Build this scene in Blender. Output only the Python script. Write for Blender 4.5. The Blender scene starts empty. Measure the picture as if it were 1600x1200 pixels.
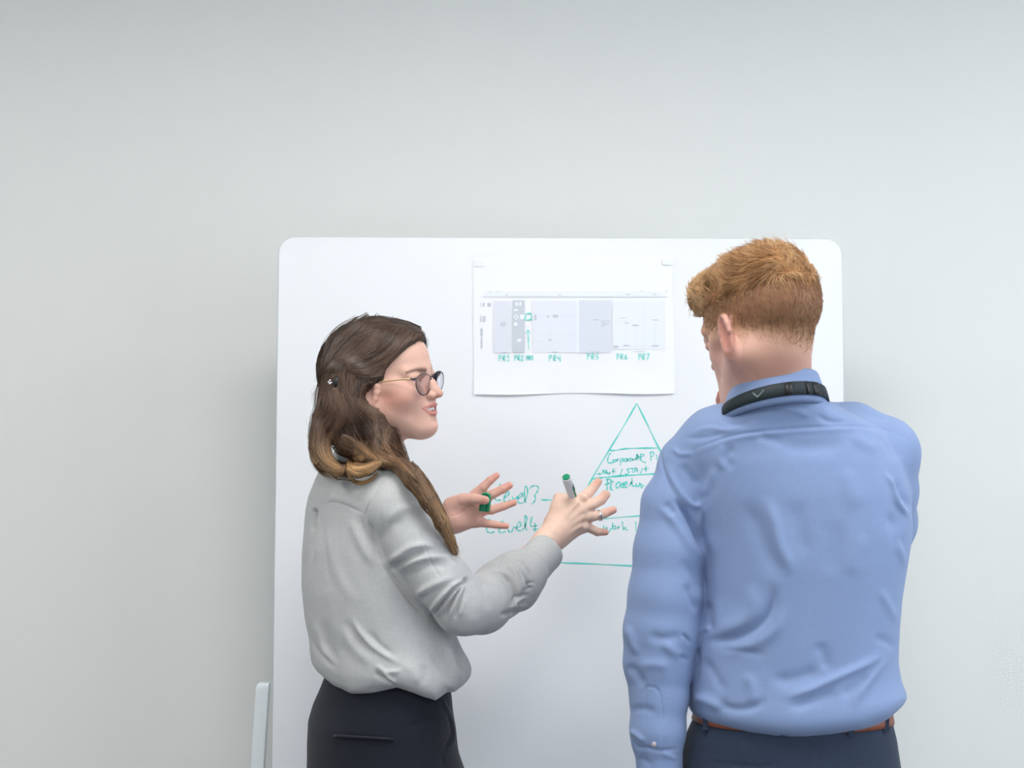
import bpy, math, time
import numpy as np
from mathutils import Matrix, Vector
T00 = time.time()
rng = np.random.default_rng(7)
SC = bpy.context.scene
COL = SC.collection

# ------------------------------------------------------------------ camera, world, light, exposure
FPX = 2222.22
CAM = np.array([0.0, 0.0, 1.42])
PITCH, ROLL = math.radians(3.35), math.radians(0.18)
cd = bpy.data.cameras.new('camera'); cam = bpy.data.objects.new('camera', cd); COL.objects.link(cam)
cd.sensor_width = 36.0; cd.lens = 50.0
Mc = Matrix.Rotation(math.pi / 2 + PITCH, 3, 'X') @ Matrix.Rotation(ROLL, 3, 'Z')
cam.location = CAM; cam.rotation_euler = Mc.to_euler()
cd.dof.use_dof = True; cd.dof.focus_distance = 2.58; cd.dof.aperture_fstop = 5.0
SC.camera = cam
SC.view_settings.view_transform = 'Standard'; SC.view_settings.look = 'None'
SC.view_settings.gamma = 1.0; SC.view_settings.use_curve_mapping = False
SC.view_settings.exposure = 0.96
W = bpy.data.worlds.new('world'); SC.world = W; W.use_nodes = True
W.node_tree.nodes['Background'].inputs[0].default_value = (0.93, 0.965, 1.0, 1)
W.node_tree.nodes['Background'].inputs[1].default_value = 0.40

def area(name, loc, rot, sx, sy, power, col):
    l = bpy.data.lights.new(name, 'AREA'); l.shape = 'RECTANGLE'; l.size = sx; l.size_y = sy
    l.energy = power; l.color = col
    o = bpy.data.objects.new(name, l); o.location = loc; o.rotation_euler = rot; COL.objects.link(o)
    return o
area('window_daylight', (3.6, 0.6, 1.7), (0, math.radians(90), 0), 2.0, 3.0, 30, (0.72, 0.86, 1.0))

RM = np.array(Mc)
def ray(px, py):
    px = np.asarray(px, float); py = np.asarray(py, float)
    d = np.stack([(px - 800) / FPX, (600 - py) / FPX, -np.ones_like(px)], -1)
    return d @ RM.T
def P(px, py, Y):
    d = ray(px, py); t = (np.asarray(Y, float) - CAM[1]) / d[..., 1]
    return CAM + d * t[..., None]
def proj(V):
    q = (np.asarray(V) - CAM) @ RM
    return 800 + FPX * q[..., 0] / -q[..., 2], 600 - FPX * q[..., 1] / -q[..., 2]
def mpp(Y): return Y / FPX

# ------------------------------------------------------------------ materials
def srgb(r, g, b):
    f = lambda c: (c / 255 / 12.92) if c / 255 <= 0.04045 else ((c / 255 + 0.055) / 1.055) ** 2.4
    return (f(r), f(g), f(b))
def mat(name, col=None, rough=0.5, metal=0.0, spec=0.5, attr=False, bump=None, vary=0.0, sss=0.0, sheen=0.0,
        emit=None, coat=0.0, weave=None, vscale=30):
    m = bpy.data.materials.new(name); m.use_nodes = True
    nt = m.node_tree; N = nt.nodes; L = nt.links; b = N['Principled BSDF']
    b.inputs['Roughness'].default_value = rough; b.inputs['Metallic'].default_value = metal
    b.inputs['Specular IOR Level'].default_value = spec
    if coat: b.inputs['Coat Weight'].default_value = coat; b.inputs['Coat Roughness'].default_value = 0.15
    if sheen: b.inputs['Sheen Weight'].default_value = sheen; b.inputs['Sheen Roughness'].default_value = .5
    if sss:
        b.inputs['Subsurface Weight'].default_value = sss
        b.inputs['Subsurface Radius'].default_value = (1.0, 0.35, 0.2); b.inputs['Subsurface Scale'].default_value = 0.006
    src = None
    tc = N.new('ShaderNodeTexCoord')
    if attr:
        a = N.new('ShaderNodeAttribute'); a.attribute_name = 'Col'; src = a.outputs['Color']
    else:
        c = N.new('ShaderNodeRGB'); c.outputs[0].default_value = (*col, 1); src = c.outputs[0]
    if vary:
        n = N.new('ShaderNodeTexNoise'); n.inputs['Scale'].default_value = vscale; n.inputs['Detail'].default_value = 4
        L.new(tc.outputs['Object'], n.inputs['Vector'])
        mr = N.new('ShaderNodeMapRange'); mr.inputs[3].default_value = 1 - vary; mr.inputs[4].default_value = 1 + vary
        L.new(n.outputs[0], mr.inputs[0])
        mx = N.new('ShaderNodeVectorMath'); mx.operation = 'SCALE'
        L.new(src, mx.inputs[0]); L.new(mr.outputs[0], mx.inputs['Scale']); src = mx.outputs[0]
    hsrc = None
    if weave:
        sc, amt = weave
        outs = []
        for axis_scale in ((sc, sc * .06, sc * .06), (sc * .06, sc * .06, sc)):
            mp = N.new('ShaderNodeMapping'); mp.inputs['Scale'].default_value = axis_scale
            L.new(tc.outputs['Object'], mp.inputs['Vector'])
            n = N.new('ShaderNodeTexNoise'); n.inputs['Scale'].default_value = 1.0; n.inputs['Detail'].default_value = 2
            L.new(mp.outputs[0], n.inputs['Vector']); outs.append(n.outputs[0])
        ad = N.new('ShaderNodeMath'); ad.operation = 'ADD'; L.new(outs[0], ad.inputs[0]); L.new(outs[1], ad.inputs[1])
        mr = N.new('ShaderNodeMapRange'); mr.inputs[1].default_value = .6; mr.inputs[2].default_value = 1.4
        mr.inputs[3].default_value = 1 - amt; mr.inputs[4].default_value = 1 + amt
        L.new(ad.outputs[0], mr.inputs[0]); hsrc = ad.outputs[0]
        mx = N.new('ShaderNodeVectorMath'); mx.operation = 'SCALE'
        L.new(src, mx.inputs[0]); L.new(mr.outputs[0], mx.inputs['Scale']); src = mx.outputs[0]
    L.new(src, b.inputs['Base Color'])
    if bump:
        sc, st, dist = bump
        n = N.new('ShaderNodeTexNoise'); n.inputs['Scale'].default_value = sc; n.inputs['Detail'].default_value = 5
        L.new(tc.outputs['Object'], n.inputs['Vector'])
        bp = N.new('ShaderNodeBump'); bp.inputs['Strength'].default_value = st; bp.inputs['Distance'].default_value = dist
        L.new(hsrc if (hsrc and sc == 0) else n.outputs[0], bp.inputs['Height']); L.new(bp.outputs[0], b.inputs['Normal'])
    if emit:
        b.inputs['Emission Color'].default_value = (*emit[0], 1); b.inputs['Emission Strength'].default_value = emit[1]
    return m

# ------------------------------------------------------------------ object helpers
def meshobj(name, V, F, m=None, parent=None, smooth=True, col=None):
    me = bpy.data.meshes.new(name)
    V = np.asarray(V, np.float32)
    if isinstance(F, np.ndarray):
        k = F.shape[1]; n = len(F)
        me.vertices.add(len(V)); me.vertices.foreach_set('co', V.ravel())
        me.loops.add(n * k); me.loops.foreach_set('vertex_index', F.astype(np.int32).ravel())
        me.polygons.add(n); me.polygons.foreach_set('loop_start', np.arange(0, n * k, k, dtype=np.int32))
        me.update(calc_edges=True); me.validate()
    else:
        me.from_pydata([tuple(map(float, v)) for v in V], [], F); me.update()
    if smooth: me.polygons.foreach_set('use_smooth', np.ones(len(me.polygons), bool))
    if col is not None:
        a = me.color_attributes.new('Col', 'FLOAT_COLOR', 'POINT')
        a.data.foreach_set('color', np.concatenate([col, np.ones((len(col), 1))], 1).astype(np.float32).ravel())
    if m: me.materials.append(m)
    o = bpy.data.objects.new(name, me); COL.objects.link(o)
    if parent:
        o.parent = parent
        o.location = -Vector(world_loc(parent))
    return o
def world_loc(o):
    v = Vector(o.location)
    while o.parent: o = o.parent; v += Vector(o.location)
    return v
def tag(o, label=None, cat=None, kind=None, group=None):
    if label: o['label'] = label
    if cat: o['category'] = cat
    if kind: o['kind'] = kind
    if group: o['group'] = group
    return o
def empty(name, loc, label, cat, group=None):
    o = bpy.data.objects.new(name, None); o.location = loc; o.empty_display_size = .1; COL.objects.link(o)
    return tag(o, label, cat, None, group)
def box(x0, x1, y0, y1, z0, z1):
    V = [(x, y, z) for x in (x0, x1) for y in (y0, y1) for z in (z0, z1)]
    F = [(0, 1, 3, 2), (4, 6, 7, 5), (0, 4, 5, 1), (2, 3, 7, 6), (0, 2, 6, 4), (1, 5, 7, 3)]
    return V, F
def bevel(o, w, seg=3):
    b = o.modifiers.new('bevel', 'BEVEL'); b.width = w; b.segments = seg; b.limit_method = 'ANGLE'
    return o
def cat_mesh(parts):
    V = []; F = []; n = 0
    for v, f in parts:
        V += [tuple(map(float, q)) for q in v]; F += [tuple(i + n for i in q) for q in f]; n += len(v)
    return V, F
def crom(pts, n=6):
    p = np.asarray(pts, float)
    if len(p) < 3: return np.array([p[0] + (p[-1] - p[0]) * t for t in np.linspace(0, 1, n + 1)])
    q = np.vstack([2 * p[0] - p[1], p, 2 * p[-1] - p[-2]]); out = []
    for i in range(1, len(q) - 2):
        for t in np.linspace(0, 1, n, endpoint=False):
            a, b, c, d = q[i - 1], q[i], q[i + 1], q[i + 2]
            out.append(.5 * ((2 * b) + (c - a) * t + (2 * a - 5 * b + 4 * c - d) * t * t + (3 * b - a - 3 * c + d) * t ** 3))
    out.append(p[-1]); return np.array(out)
def tube(pts, r, seg=8, flat=None):
    """round (or flattened) tube through 3D points; r scalar or list; returns V, F"""
    p = np.asarray(pts, float); n = len(p); r = np.broadcast_to(np.asarray(r, float), (n,))
    t = np.gradient(p, axis=0); t /= np.linalg.norm(t, axis=1)[:, None] + 1e-12
    ref = np.array([0, 0, 1.0]) if abs(t[0][2]) < .9 else np.array([1.0, 0, 0])
    V = []; u = np.cross(t[0], ref); u /= np.linalg.norm(u)
    for i in range(n):
        u = u - t[i] * np.dot(u, t[i]); u /= np.linalg.norm(u); w = np.cross(t[i], u)
        for k in range(seg):
            a = 2 * math.pi * k / seg
            V.append(p[i] + r[i] * (math.cos(a) * u + math.sin(a) * w * (flat or 1)))
    F = [(i * seg + k, i * seg + (k + 1) % seg, (i + 1) * seg + (k + 1) % seg, (i + 1) * seg + k) for i in range(n - 1) for k in range(seg)]
    F.append(tuple(range(seg - 1, -1, -1))); F.append(tuple((n - 1) * seg + k for k in range(seg)))
    return V, F

# ------------------------------------------------------------------ signed distance modelling
def smin(a, b, k):
    if k <= 0: return np.minimum(a, b)
    h = np.maximum(k - np.abs(a - b), 0) / k
    return np.minimum(a, b) - h * h * k * .25
def smax(a, b, k): return -smin(-a, -b, k)
class Sdf:
    def __init__(s): s.ops = []
    def add(s, fn, lo, hi, k=.01, mode='u'):
        s.ops.append((fn, np.asarray(lo, float), np.asarray(hi, float), k, mode)); return s
    def cone(s, a, b, ra, rb, k=.01, mode='u', n=None, sq=1.0):
        a = np.asarray(a, float); b = np.asarray(b, float); ba = b - a; l2 = max(ba @ ba, 1e-12)
        nn = None if n is None else np.asarray(n, float) / np.linalg.norm(n)
        def fn(p):
            t = np.clip(((p - a) @ ba) / l2, 0, 1); v = p - a - t[:, None] * ba
            d2 = np.einsum('ij,ij->i', v, v)
            if nn is not None: d2 = d2 + (sq * sq - 1) * (v @ nn) ** 2
            return np.sqrt(np.maximum(d2, 0)) - (ra + t * (rb - ra))
        r = max(ra, rb); return s.add(fn, np.minimum(a, b) - r, np.maximum(a, b) + r, k, mode)
    def ell(s, c, r, R=None, k=.01, mode='u'):
        c = np.asarray(c, float); r = np.asarray(r, float); R = np.eye(3) if R is None else R  # rows = axes
        def fn(p):
            q = (p - c) @ R.T; k0 = np.linalg.norm(q / r, axis=1); k1 = np.linalg.norm(q / (r * r), axis=1) + 1e-9
            return k0 * (k0 - 1) / k1
        m = r.max(); return s.add(fn, c - m, c + m, k, mode)
    def pipe(s, pts, rad, k=.004, mode='u', k0=None, n=None, sq=1.0):
        for i in range(len(pts) - 1):
            s.cone(pts[i], pts[i + 1], rad[i], rad[i + 1], (k0 if (i == 0 and k0 is not None) else k), mode, n, sq)
        return s
    def eval(s, p, lo=None, hi=None):
        if lo is None: lo = p.min(0); hi = p.max(0)
        d = None
        ext = np.linalg.norm(hi - lo)
        for fn, l, h, k, mode in s.ops:
            gap = np.linalg.norm(np.maximum(0, np.maximum(l - hi, lo - h)))
            if mode == 'u':
                if d is not None and gap > k + .02 and gap > d.min() + k: continue
                e = fn(p) if gap < .15 else np.full(len(p), gap)
                d = e if d is None else smin(d, e, k)
            else:
                if d is None or gap > k: continue
                e = fn(p); d = smax(d, -e if mode == 's' else e, k)
        return d
def surf(S, lo, hi, h, B=20, keep=None):
    """surface nets of the zero level inside the box, evaluated only in blocks near the surface"""
    lo = np.asarray(lo, float); hi = np.asarray(hi, float)
    nb = np.maximum(1, np.ceil((hi - lo) / (h * B)).astype(int)); n = nb * B + 1
    D = np.ones(n, np.float32)
    ar = np.arange(B + 1) * h; G = np.stack(np.meshgrid(ar, ar, ar, indexing='ij'), -1).reshape(-1, 3)
    sub = np.array([[x, y, z] for x in (0, .5, 1) for y in (0, .5, 1) for z in (0, .5, 1)]) * B * h
    for i in range(nb[0]):
        for j in range(nb[1]):
            for k in range(nb[2]):
                o = lo + np.array([i, j, k]) * B * h
                c = S.eval(o + sub, o, o + B * h)
                sl = (slice(i * B, i * B + B + 1), slice(j * B, j * B + B + 1), slice(k * B, k * B + B + 1))
                if c.min() > B * h * .75: D[sl] = 1; continue
                if c.max() < -B * h * .75: D[sl] = -1; continue
                D[sl] = S.eval(G + o, o, o + B * h).reshape(B + 1, B + 1, B + 1)
    neg = D < 0; cells = n - 1
    Q = []; ids = []; PP = []
    for ax in range(3):
        a = [slice(None)] * 3; b = [slice(None)] * 3; a[ax] = slice(0, -1); b[ax] = slice(1, None)
        x = neg[tuple(a)] != neg[tuple(b)]
        I = np.stack(np.nonzero(x), 1)
        o1, o2 = (ax + 1) % 3, (ax + 2) % 3
        ok = (I[:, o1] > 0) & (I[:, o2] > 0) & (I[:, o1] < cells[o1]) & (I[:, o2] < cells[o2]); I = I[ok]
        J = I.copy(); J[:, ax] += 1
        da = D[tuple(I.T)]; db = D[tuple(J.T)]; t = da / (da - db)
        p = I.astype(float); p[:, ax] += t
        q = []
        for (u, v) in ((-1, -1), (0, -1), (0, 0), (-1, 0)):
            C = I.copy(); C[:, o1] += u; C[:, o2] += v
            q.append((C[:, 0] * cells[1] + C[:, 1]) * cells[2] + C[:, 2]); ids.append(q[-1]); PP.append(p)
        q = np.stack(q, 1); fl = da > 0; q[fl] = q[fl][:, ::-1]; Q.append(q)
    ids = np.concatenate(ids); PP = np.concatenate(PP); Q = np.concatenate(Q)
    u, inv = np.unique(ids, return_inverse=True)
    cnt = np.bincount(inv)
    V = np.stack([np.bincount(inv, PP[:, a]) / cnt for a in range(3)], 1) * h + lo
    F = np.searchsorted(u, Q)
    if keep is not None:
        m = keep(V)[F].all(1); F = F[m]; us = np.unique(F); mp = np.zeros(len(V), int); mp[us] = np.arange(len(us)); V = V[us]; F = mp[F]
    return V, F
def normals(V, F):
    a = V[F[:, 2]] - V[F[:, 0]]; b = V[F[:, 3]] - V[F[:, 1]]; n = np.cross(a, b)
    N = np.zeros_like(V)
    for k in range(4):
        for ax in range(3): N[:, ax] += np.bincount(F[:, k], n[:, ax], len(V))
    return N / (np.linalg.norm(N, axis=1)[:, None] + 1e-12)
def relax(V, F, it=1, f=.5):
    for _ in range(it):
        S = np.zeros_like(V); c = np.zeros(len(V))
        for k in range(4):
            for o in (1, 3):
                src = F[:, (k + o) % 4]
                for ax in range(3): S[:, ax] += np.bincount(F[:, k], V[src, ax], len(V))
                c += np.bincount(F[:, k], minlength=len(V))
        V = V + f * (S / np.maximum(c, 1)[:, None] - V)
    return V
def joinmesh(parts):
    V = np.concatenate([p[0] for p in parts]); o = 0; F = []
    for v, f in parts: F.append(f + o); o += len(v)
    return V, np.concatenate(F)
_w = rng.normal(size=(40, 3)); _ph = rng.uniform(0, 6.28, 40)
def vnoise(V, scale, seed=0, octv=3):
    out = np.zeros(len(V)); a = 1.0; s = scale; tot = 0
    for o in range(octv):
        k = (seed * 5 + o * 7) % 30
        q = V * s
        w = np.sin(q @ _w[k].T + _ph[k]) * 1.3
        q = q + w[:, None] * .7
        acc = np.zeros(len(V))
        for j in range(4): acc += np.sin(q @ _w[(k + j + 1) % 40] + _ph[(k + j + 1) % 40])
        out += a * acc / 3; tot += a; a *= .5; s *= 2.1
    return out / tot
def fold(V, N, strokes, gain=1.0):
    """push cloth out or in along drawn fold lines (given as seen from the front), only on the side that faces there"""
    px, py = proj(V); view = V - CAM; view /= np.linalg.norm(view, axis=1)[:, None]
    face = np.clip(-(N * view).sum(1) * 2.0, 0, 1)
    D = np.zeros(len(V))
    for pts, w, amp in strokes:
        q = crom(pts, 4)
        m = (px > q[:, 0].min() - 3 * w) & (px < q[:, 0].max() + 3 * w) & (py > q[:, 1].min() - 3 * w) & (py < q[:, 1].max() + 3 * w)
        if not m.any(): continue
        x = px[m]; y = py[m]; best = np.full(len(x), 1e9); tt = np.zeros(len(x))
        seg = np.linalg.norm(np.diff(q, axis=0), axis=1); L = seg.sum(); acc = 0
        for i in range(len(q) - 1):
            a = q[i]; b = q[i + 1]; ba = b - a; l2 = ba @ ba + 1e-9
            t = np.clip(((x - a[0]) * ba[0] + (y - a[1]) * ba[1]) / l2, 0, 1)
            d = np.hypot(x - a[0] - t * ba[0], y - a[1] - t * ba[1])
            c = d < best; best[c] = d[c]; tt[c] = ((acc + t * seg[i]) / L)[c]; acc += seg[i]
        prof = np.exp(-(best / w) ** 2)
        tap = np.clip(np.minimum(tt, 1 - tt) * 3.2 + .06, 0, 1); tap = tap * tap * (3 - 2 * tap)
        D[m] += gain * amp * .001 * prof * tap
    return V + N * (D * face)[:, None]
class Loft:
    """stack of ellipses: rows of (y_px, left_px, right_px, half_width_m or None)"""
    def __init__(s, rows, Y, theta, b=None, axis=False, pw=2.0):
        rows = sorted(rows, key=lambda r: -r[0]); z = []; cx = []; hw = []; cy = []; bb = []
        for r in rows:
            yy = r[3] if len(r) > 3 and r[3] else Y
            c = P((r[1] + r[2]) / 2, r[0], yy); z.append(c[2]); cx.append(c[0]); hw.append((r[2] - r[1]) / 2 * mpp(yy)); cy.append(yy)
            bb.append(r[4] if len(r) > 4 else b)
        z = np.array(z); zz = np.linspace(z[0], z[-1], 240); ker = np.hanning(17); ker /= ker.sum()
        f = lambda v: np.convolve(np.pad(np.interp(zz, z, v), 8, mode='edge'), ker, 'valid')
        s.z = zz; s.cx = f(cx); s.cy = f(cy); s.hw = f(hw); s.b = f(bb); s.th = theta; s.pw = pw
        c, sn = math.cos(theta), math.sin(theta)
        s.a = np.sqrt(np.maximum(s.hw ** 2 - (s.b * sn) ** 2, (.6 * s.hw) ** 2)) / c if theta else s.hw
        s.z0, s.z1 = z[0], z[-1]; s.warp = None; s.kz = .02
        R = max(s.a.max(), s.b.max()) + .02
        s.lo = np.array([s.cx.min() - R, s.cy.min() - R, s.z0 - .04]); s.hi = np.array([s.cx.max() + R, s.cy.max() + R, s.z1 + .02])
    def __call__(s, p):
        z = p[:, 2]
        if s.warp is not None: z = z - s.warp(p)
        i = lambda v: np.interp(z, s.z, v)
        dx = p[:, 0] - i(s.cx); dy = p[:, 1] - i(s.cy); c, sn = math.cos(s.th), math.sin(s.th)
        u = (dx * c + dy * sn) / i(s.a); v = (-dx * sn + dy * c) / i(s.b)
        q = (np.abs(u) ** s.pw + np.abs(v) ** s.pw) ** (1 / s.pw)
        g = np.sqrt((u / i(s.a)) ** 2 + (v / i(s.b)) ** 2) / np.maximum(np.sqrt(u * u + v * v), 1e-6)
        d = (q - 1) / np.maximum(g, 1e-6)
        return smax(smax(d, s.z0 - z, s.kz), z - s.z1, s.kz)
def addloft(S, L, k=.02, mode='u'): return S.add(L, L.lo, L.hi, k, mode)
def march(S, px, py, t0=2.1, fallback=None, steps=70):
    px = np.asarray(px, float); py = np.asarray(py, float)
    d = ray(px, py); d /= np.linalg.norm(d, axis=1)[:, None]
    t = np.full(len(px), t0); hit = np.zeros(len(px), bool); best = np.full(len(px), 1e9); tb = t.copy()
    for _ in range(steps):
        p = CAM + d * t[:, None]; e = S.eval(p)
        c = e < best; best[c] = e[c]; tb[c] = t[c]
        hit |= e < .0006
        t = np.where(hit, t, t + np.maximum(e * .8, .0006)); t = np.minimum(t, 3.3)
    tt = np.where(hit, t, tb)
    return CAM + d * tt[:, None], hit, best
def strandmesh(name, Pts, R, C, m, parent):
    """Pts (S,K,3), R (S,K), C (S,K,3): three-sided tapered strands in one mesh"""
    S, K, _ = Pts.shape
    t = np.gradient(Pts, axis=1); t /= np.linalg.norm(t, axis=2)[..., None] + 1e-12
    ref = np.array([.3, .9, .2]); u = np.cross(t, ref); u /= np.linalg.norm(u, axis=2)[..., None] + 1e-12; w = np.cross(t, u)
    V = np.stack([Pts + R[..., None] * (math.cos(a) * u + math.sin(a) * w) for a in (0, 2.094, 4.189)], 2)
    idx = np.arange(S * K * 3).reshape(S, K, 3)
    F = np.stack([idx[:, :-1], np.roll(idx, -1, 2)[:, :-1], np.roll(idx, -1, 2)[:, 1:], idx[:, 1:]], -1).reshape(-1, 4)
    col = np.repeat(C[:, :, None], 3, 2).reshape(-1, 3)
    return meshobj(name, V.reshape(-1, 3), F, m, parent, True, col)
def lerpc(a, b, t): return np.asarray(a) * (1 - t[..., None]) + np.asarray(b) * t[..., None]
def sstep(a, b, x): t = np.clip((x - a) / (b - a), 0, 1); return t * t * (3 - 2 * t)
# ------------------------------------------------------------------ room shell
YW, YB = 3.42, 3.05
M_wall = mat('wall_paint', srgb(234, 235, 232), .85, spec=.25, bump=(260, .12, .002), vary=.012, vscale=3)
M_floor = mat('carpet', srgb(96, 100, 106), .95, bump=(900, .5, .003), vary=.15, vscale=200)
M_ceil = mat('ceiling_paint', srgb(225, 226, 225), .9, bump=(300, .1, .002))
M_base = mat('skirting_paint', srgb(230, 230, 228), .45, spec=.4, vary=.01)
M_board = mat('whiteboard_enamel', srgb(241, 243, 246), .22, spec=.5, coat=.3, vary=.006, vscale=4)
M_edge = mat('board_edge', srgb(205, 210, 216), .45, spec=.5, vary=.01)
M_leg = mat('stand_paint', srgb(238, 244, 247), .3, spec=.5, vary=.01, coat=.2)
M_paper = mat('paper', srgb(243, 244, 247), .7, spec=.2, vary=.006, vscale=8, bump=(20, .1, .002))
M_ink = mat('teal_ink', srgb(84, 216, 204), .5, spec=.3, vary=.12, vscale=120)
M_light = mat('light_diffuser', (1, 1, 1), .5, emit=((1.0, .985, .96), 9.0), vary=.01)
def room(name, b, m):
    o = meshobj(name, *box(*b), m, None, False); return tag(o, kind='structure')
room('wall_back', (-4.0, 4.0, YW, YW + .12, 0, 2.9), M_wall)
room('wall_left', (-4.12, -4.0, -2.0, YW + .12, 0, 2.9), M_wall)
room('floor', (-4.12, 4.1, -2.0, YW + .12, -.1, 0), M_floor)
room('ceiling', (-4.12, 4.1, -2.0, YW + .12, 2.9, 3.0), M_ceil)
bevel(room('baseboard_back', (-4.0, 4.0, YW - .016, YW, 0, .1), M_base), .006)
for k, (x, y) in enumerate(((-1.8, 1.7), (0.0, 1.7), (1.8, 1.7), (-1.8, -.4), (0.0, -.4), (1.8, -.4))):
    e = empty('ceiling_light', (x, y, 2.88), 'square white office ceiling panel light, ' + ('left', 'middle', 'right')[k % 3] + (' one of the row nearer the board', ' one of the row behind the viewer')[k // 3], 'ceiling light', 'ceiling lights')
    fr = cat_mesh([box(x - .32, x + .32, y - .32, y - .3, 2.86, 2.9), box(x - .32, x + .32, y + .3, y + .32, 2.86, 2.9),
                   box(x - .32, x - .3, y - .3, y + .3, 2.86, 2.9), box(x + .3, x + .32, y - .3, y + .3, 2.86, 2.9)])
    meshobj('frame', *fr, M_edge, e, False)
    meshobj('diffuser', *box(x - .3, x + .3, y - .3, y + .3, 2.868, 2.88), M_light, e, False)

# ------------------------------------------------------------------ whiteboard
wb = empty('whiteboard', (0, YB + .05, 0), 'large white mobile whiteboard with rounded corners standing behind the two people', 'whiteboard')
def rrect(x0, x1, z0, z1, r, n=10):
    pts = []
    for cx, cz, a0 in ((x1 - r, z1 - r, 0), (x0 + r, z1 - r, 90), (x0 + r, z0 + r, 180), (x1 - r, z0 + r, 270)):
        for i in range(n + 1):
            a = math.radians(a0 + 90 * i / n); pts.append((cx + r * math.cos(a), cz + r * math.sin(a)))
    return pts
a = P(430.5, 790, YB); b = P(1319.5, 790, YB); top = P(880, 372.5, YB)[2]
X0, X1 = a[0], b[0]
def slab(outl, y0, y1):
    n = len(outl); V = [(x, y0, z) for x, z in outl] + [(x, y1, z) for x, z in outl]
    return V, [tuple(range(n)), tuple(range(2 * n - 1, n - 1, -1))] + [(i, i + n, (i + 1) % n + n, (i + 1) % n) for i in range(n)]
o = meshobj('panel', *slab(rrect(X0, X1, .16, top, .036), YB, YB + .016), M_board, wb, False); bevel(o, .0012, 2)
inn = rrect(X0 - .0016, X1 + .0016, .1584, top + .0016, .0376); n = len(inn)
o = meshobj('edge_band', *slab(inn, YB + .003, YB + .019), M_edge, wb, False)
tag(o, 'thin grey edge band around the board')
def leg(sx, px_top, px_bot, lab):
    # tapering upright beside the board: rounded top, front face and side face, leaning outward to a floor foot
    T = P(px_top, 1066, YB + .035); G = P(px_bot, 1200, YB + .035); k = (T[0] - G[0]) / (T[2] - G[2])
    prof = []
    w = .0135
    zs = [T[2] - .012 * (1 - math.cos(t)) for t in np.linspace(0, math.pi / 2, 6)]
    V = []; F = []; rows = []
    for i, z in enumerate(list(zs) + [T[2] - .04, .5, .06]):
        f = math.sin(min(i, 5) / 5 * math.pi / 2); cx = T[0] + (z - T[2]) * k; ww = w * (.55 + .45 * f)
        y0 = YB + .016 - .0 * f + .006 * (1 - f); y1 = YB + .040
        if sx < 0: xa, xb = cx - ww - 0 * f, cx + w
        else: xa, xb = cx - w, cx + ww
        rows.append(len(V)); V += [(xa, y0, z), (xb, y0, z), (xb, y1, z), (xa, y1, z)]
    for a0, b0 in zip(rows, rows[1:]):
        for q in range(4): F.append((a0 + q, a0 + (q + 1) % 4, b0 + (q + 1) % 4, b0 + q))
    F.append((3, 2, 1, 0)); r = rows[-1]; F.append((r, r + 1, r + 2, r + 3))
    l = meshobj('upright', V, F, M_leg, wb, False); bevel(l, .004, 3)
    gx = T[0] + (.06 - T[2]) * k
    ft = meshobj('foot', *box(gx - .02, gx + .02, YB - .24, YB + .28, .055, .095), M_leg, wb, False); bevel(ft, .008)
    for yy in (YB - .21, YB + .25):
        an = np.linspace(0, 2 * math.pi, 21)[:-1]
        V = [(gx - .012, yy + .026 * math.cos(t), .027 + .026 * math.sin(t)) for t in an] + [(gx + .012, yy + .026 * math.cos(t), .027 + .026 * math.sin(t)) for t in an]
        F = [tuple(range(19, -1, -1)), tuple(range(20, 40))] + [(i, (i + 1) % 20, (i + 1) % 20 + 20, i + 20) for i in range(20)]
        c = meshobj('caster_wheel', V, F, M_castor, wb, False); bevel(c, .003)
    # bracket that joins the upright to the board
    s = 1 if sx < 0 else -1
    for z in (.3, .6):
        cx = T[0] + (z - T[2]) * k
        e = meshobj('bracket', *box(min(cx, cx + s * .09), max(cx, cx + s * .09), YB + .0162, YB + .05, z - .02, z + .02), M_leg, wb, False); bevel(e, .003)
M_castor = mat('caster_rubber', srgb(45, 46, 48), .6, vary=.05)
leg(-1, 412.5, 404.0, '')
leg(1, 1341.0, 1350.0, '')

# ---- handwriting: flat ink on the board
def ribbon(polys, w, Y, ox=0, oy=0, s=1.0):
    parts = []
    for pl in polys:
        q = np.array(pl, float) / s + (ox, oy); q = crom(q, 5) if len(q) > 2 else crom(q, 6)
        p = P(q[:, 0], q[:, 1], Y); hw = w * .5 * mpp(Y)
        t = np.gradient(p, axis=0); t /= np.linalg.norm(t, axis=1)[:, None] + 1e-12
        nrm = np.stack([-t[:, 2], np.zeros(len(t)), t[:, 0]], 1)
        k = hw * (.85 + .3 * np.sin(np.arange(len(p)) * .9 + len(pl)))[:, None]
        k[0] *= .6; k[-1] *= .6
        n = len(p); V = np.concatenate([p + nrm * k, p - nrm * k])
        parts.append((V, [(i, i + 1, n + i + 1, n + i) for i in range(n - 1)]))
    return cat_mesh(parts)
def word(polys, w, lab, ox=0, oy=0, s=1.0, parent=None, Y=None, m=None, name='handwriting'):
    o = meshobj(name, *ribbon(polys, w, Y or YB - .0006, ox, oy, s), m or M_ink, parent or wb, False)
    return tag(o, lab)
word([[(415,150),(400,210),(370,330),(338,390),(360,415),(430,410)], [(470,390),(540,340),(560,300),(530,285),(490,340),(470,400),(500,440),(580,410)],
      [(600,350),(625,400),(665,385),(682,345)], [(690,400),(750,360),(770,320),(740,310),(700,360),(690,430),(730,465),(780,450)],
      [(790,440),(840,330),(840,220),(812,200),(795,280),(800,400),(820,455)],
      [(880,240),(910,200),(980,190),(1015,220),(990,290),(960,330),(965,400),(940,450),(900,480)]], 2.0, 'teal handwritten word Level3', 740, 740, 10)
word([[(1050,404),(1100,412),(1225,410)]], 2.4, 'short teal dash after Level3', 740, 740, 10, name='ink_line')
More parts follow.
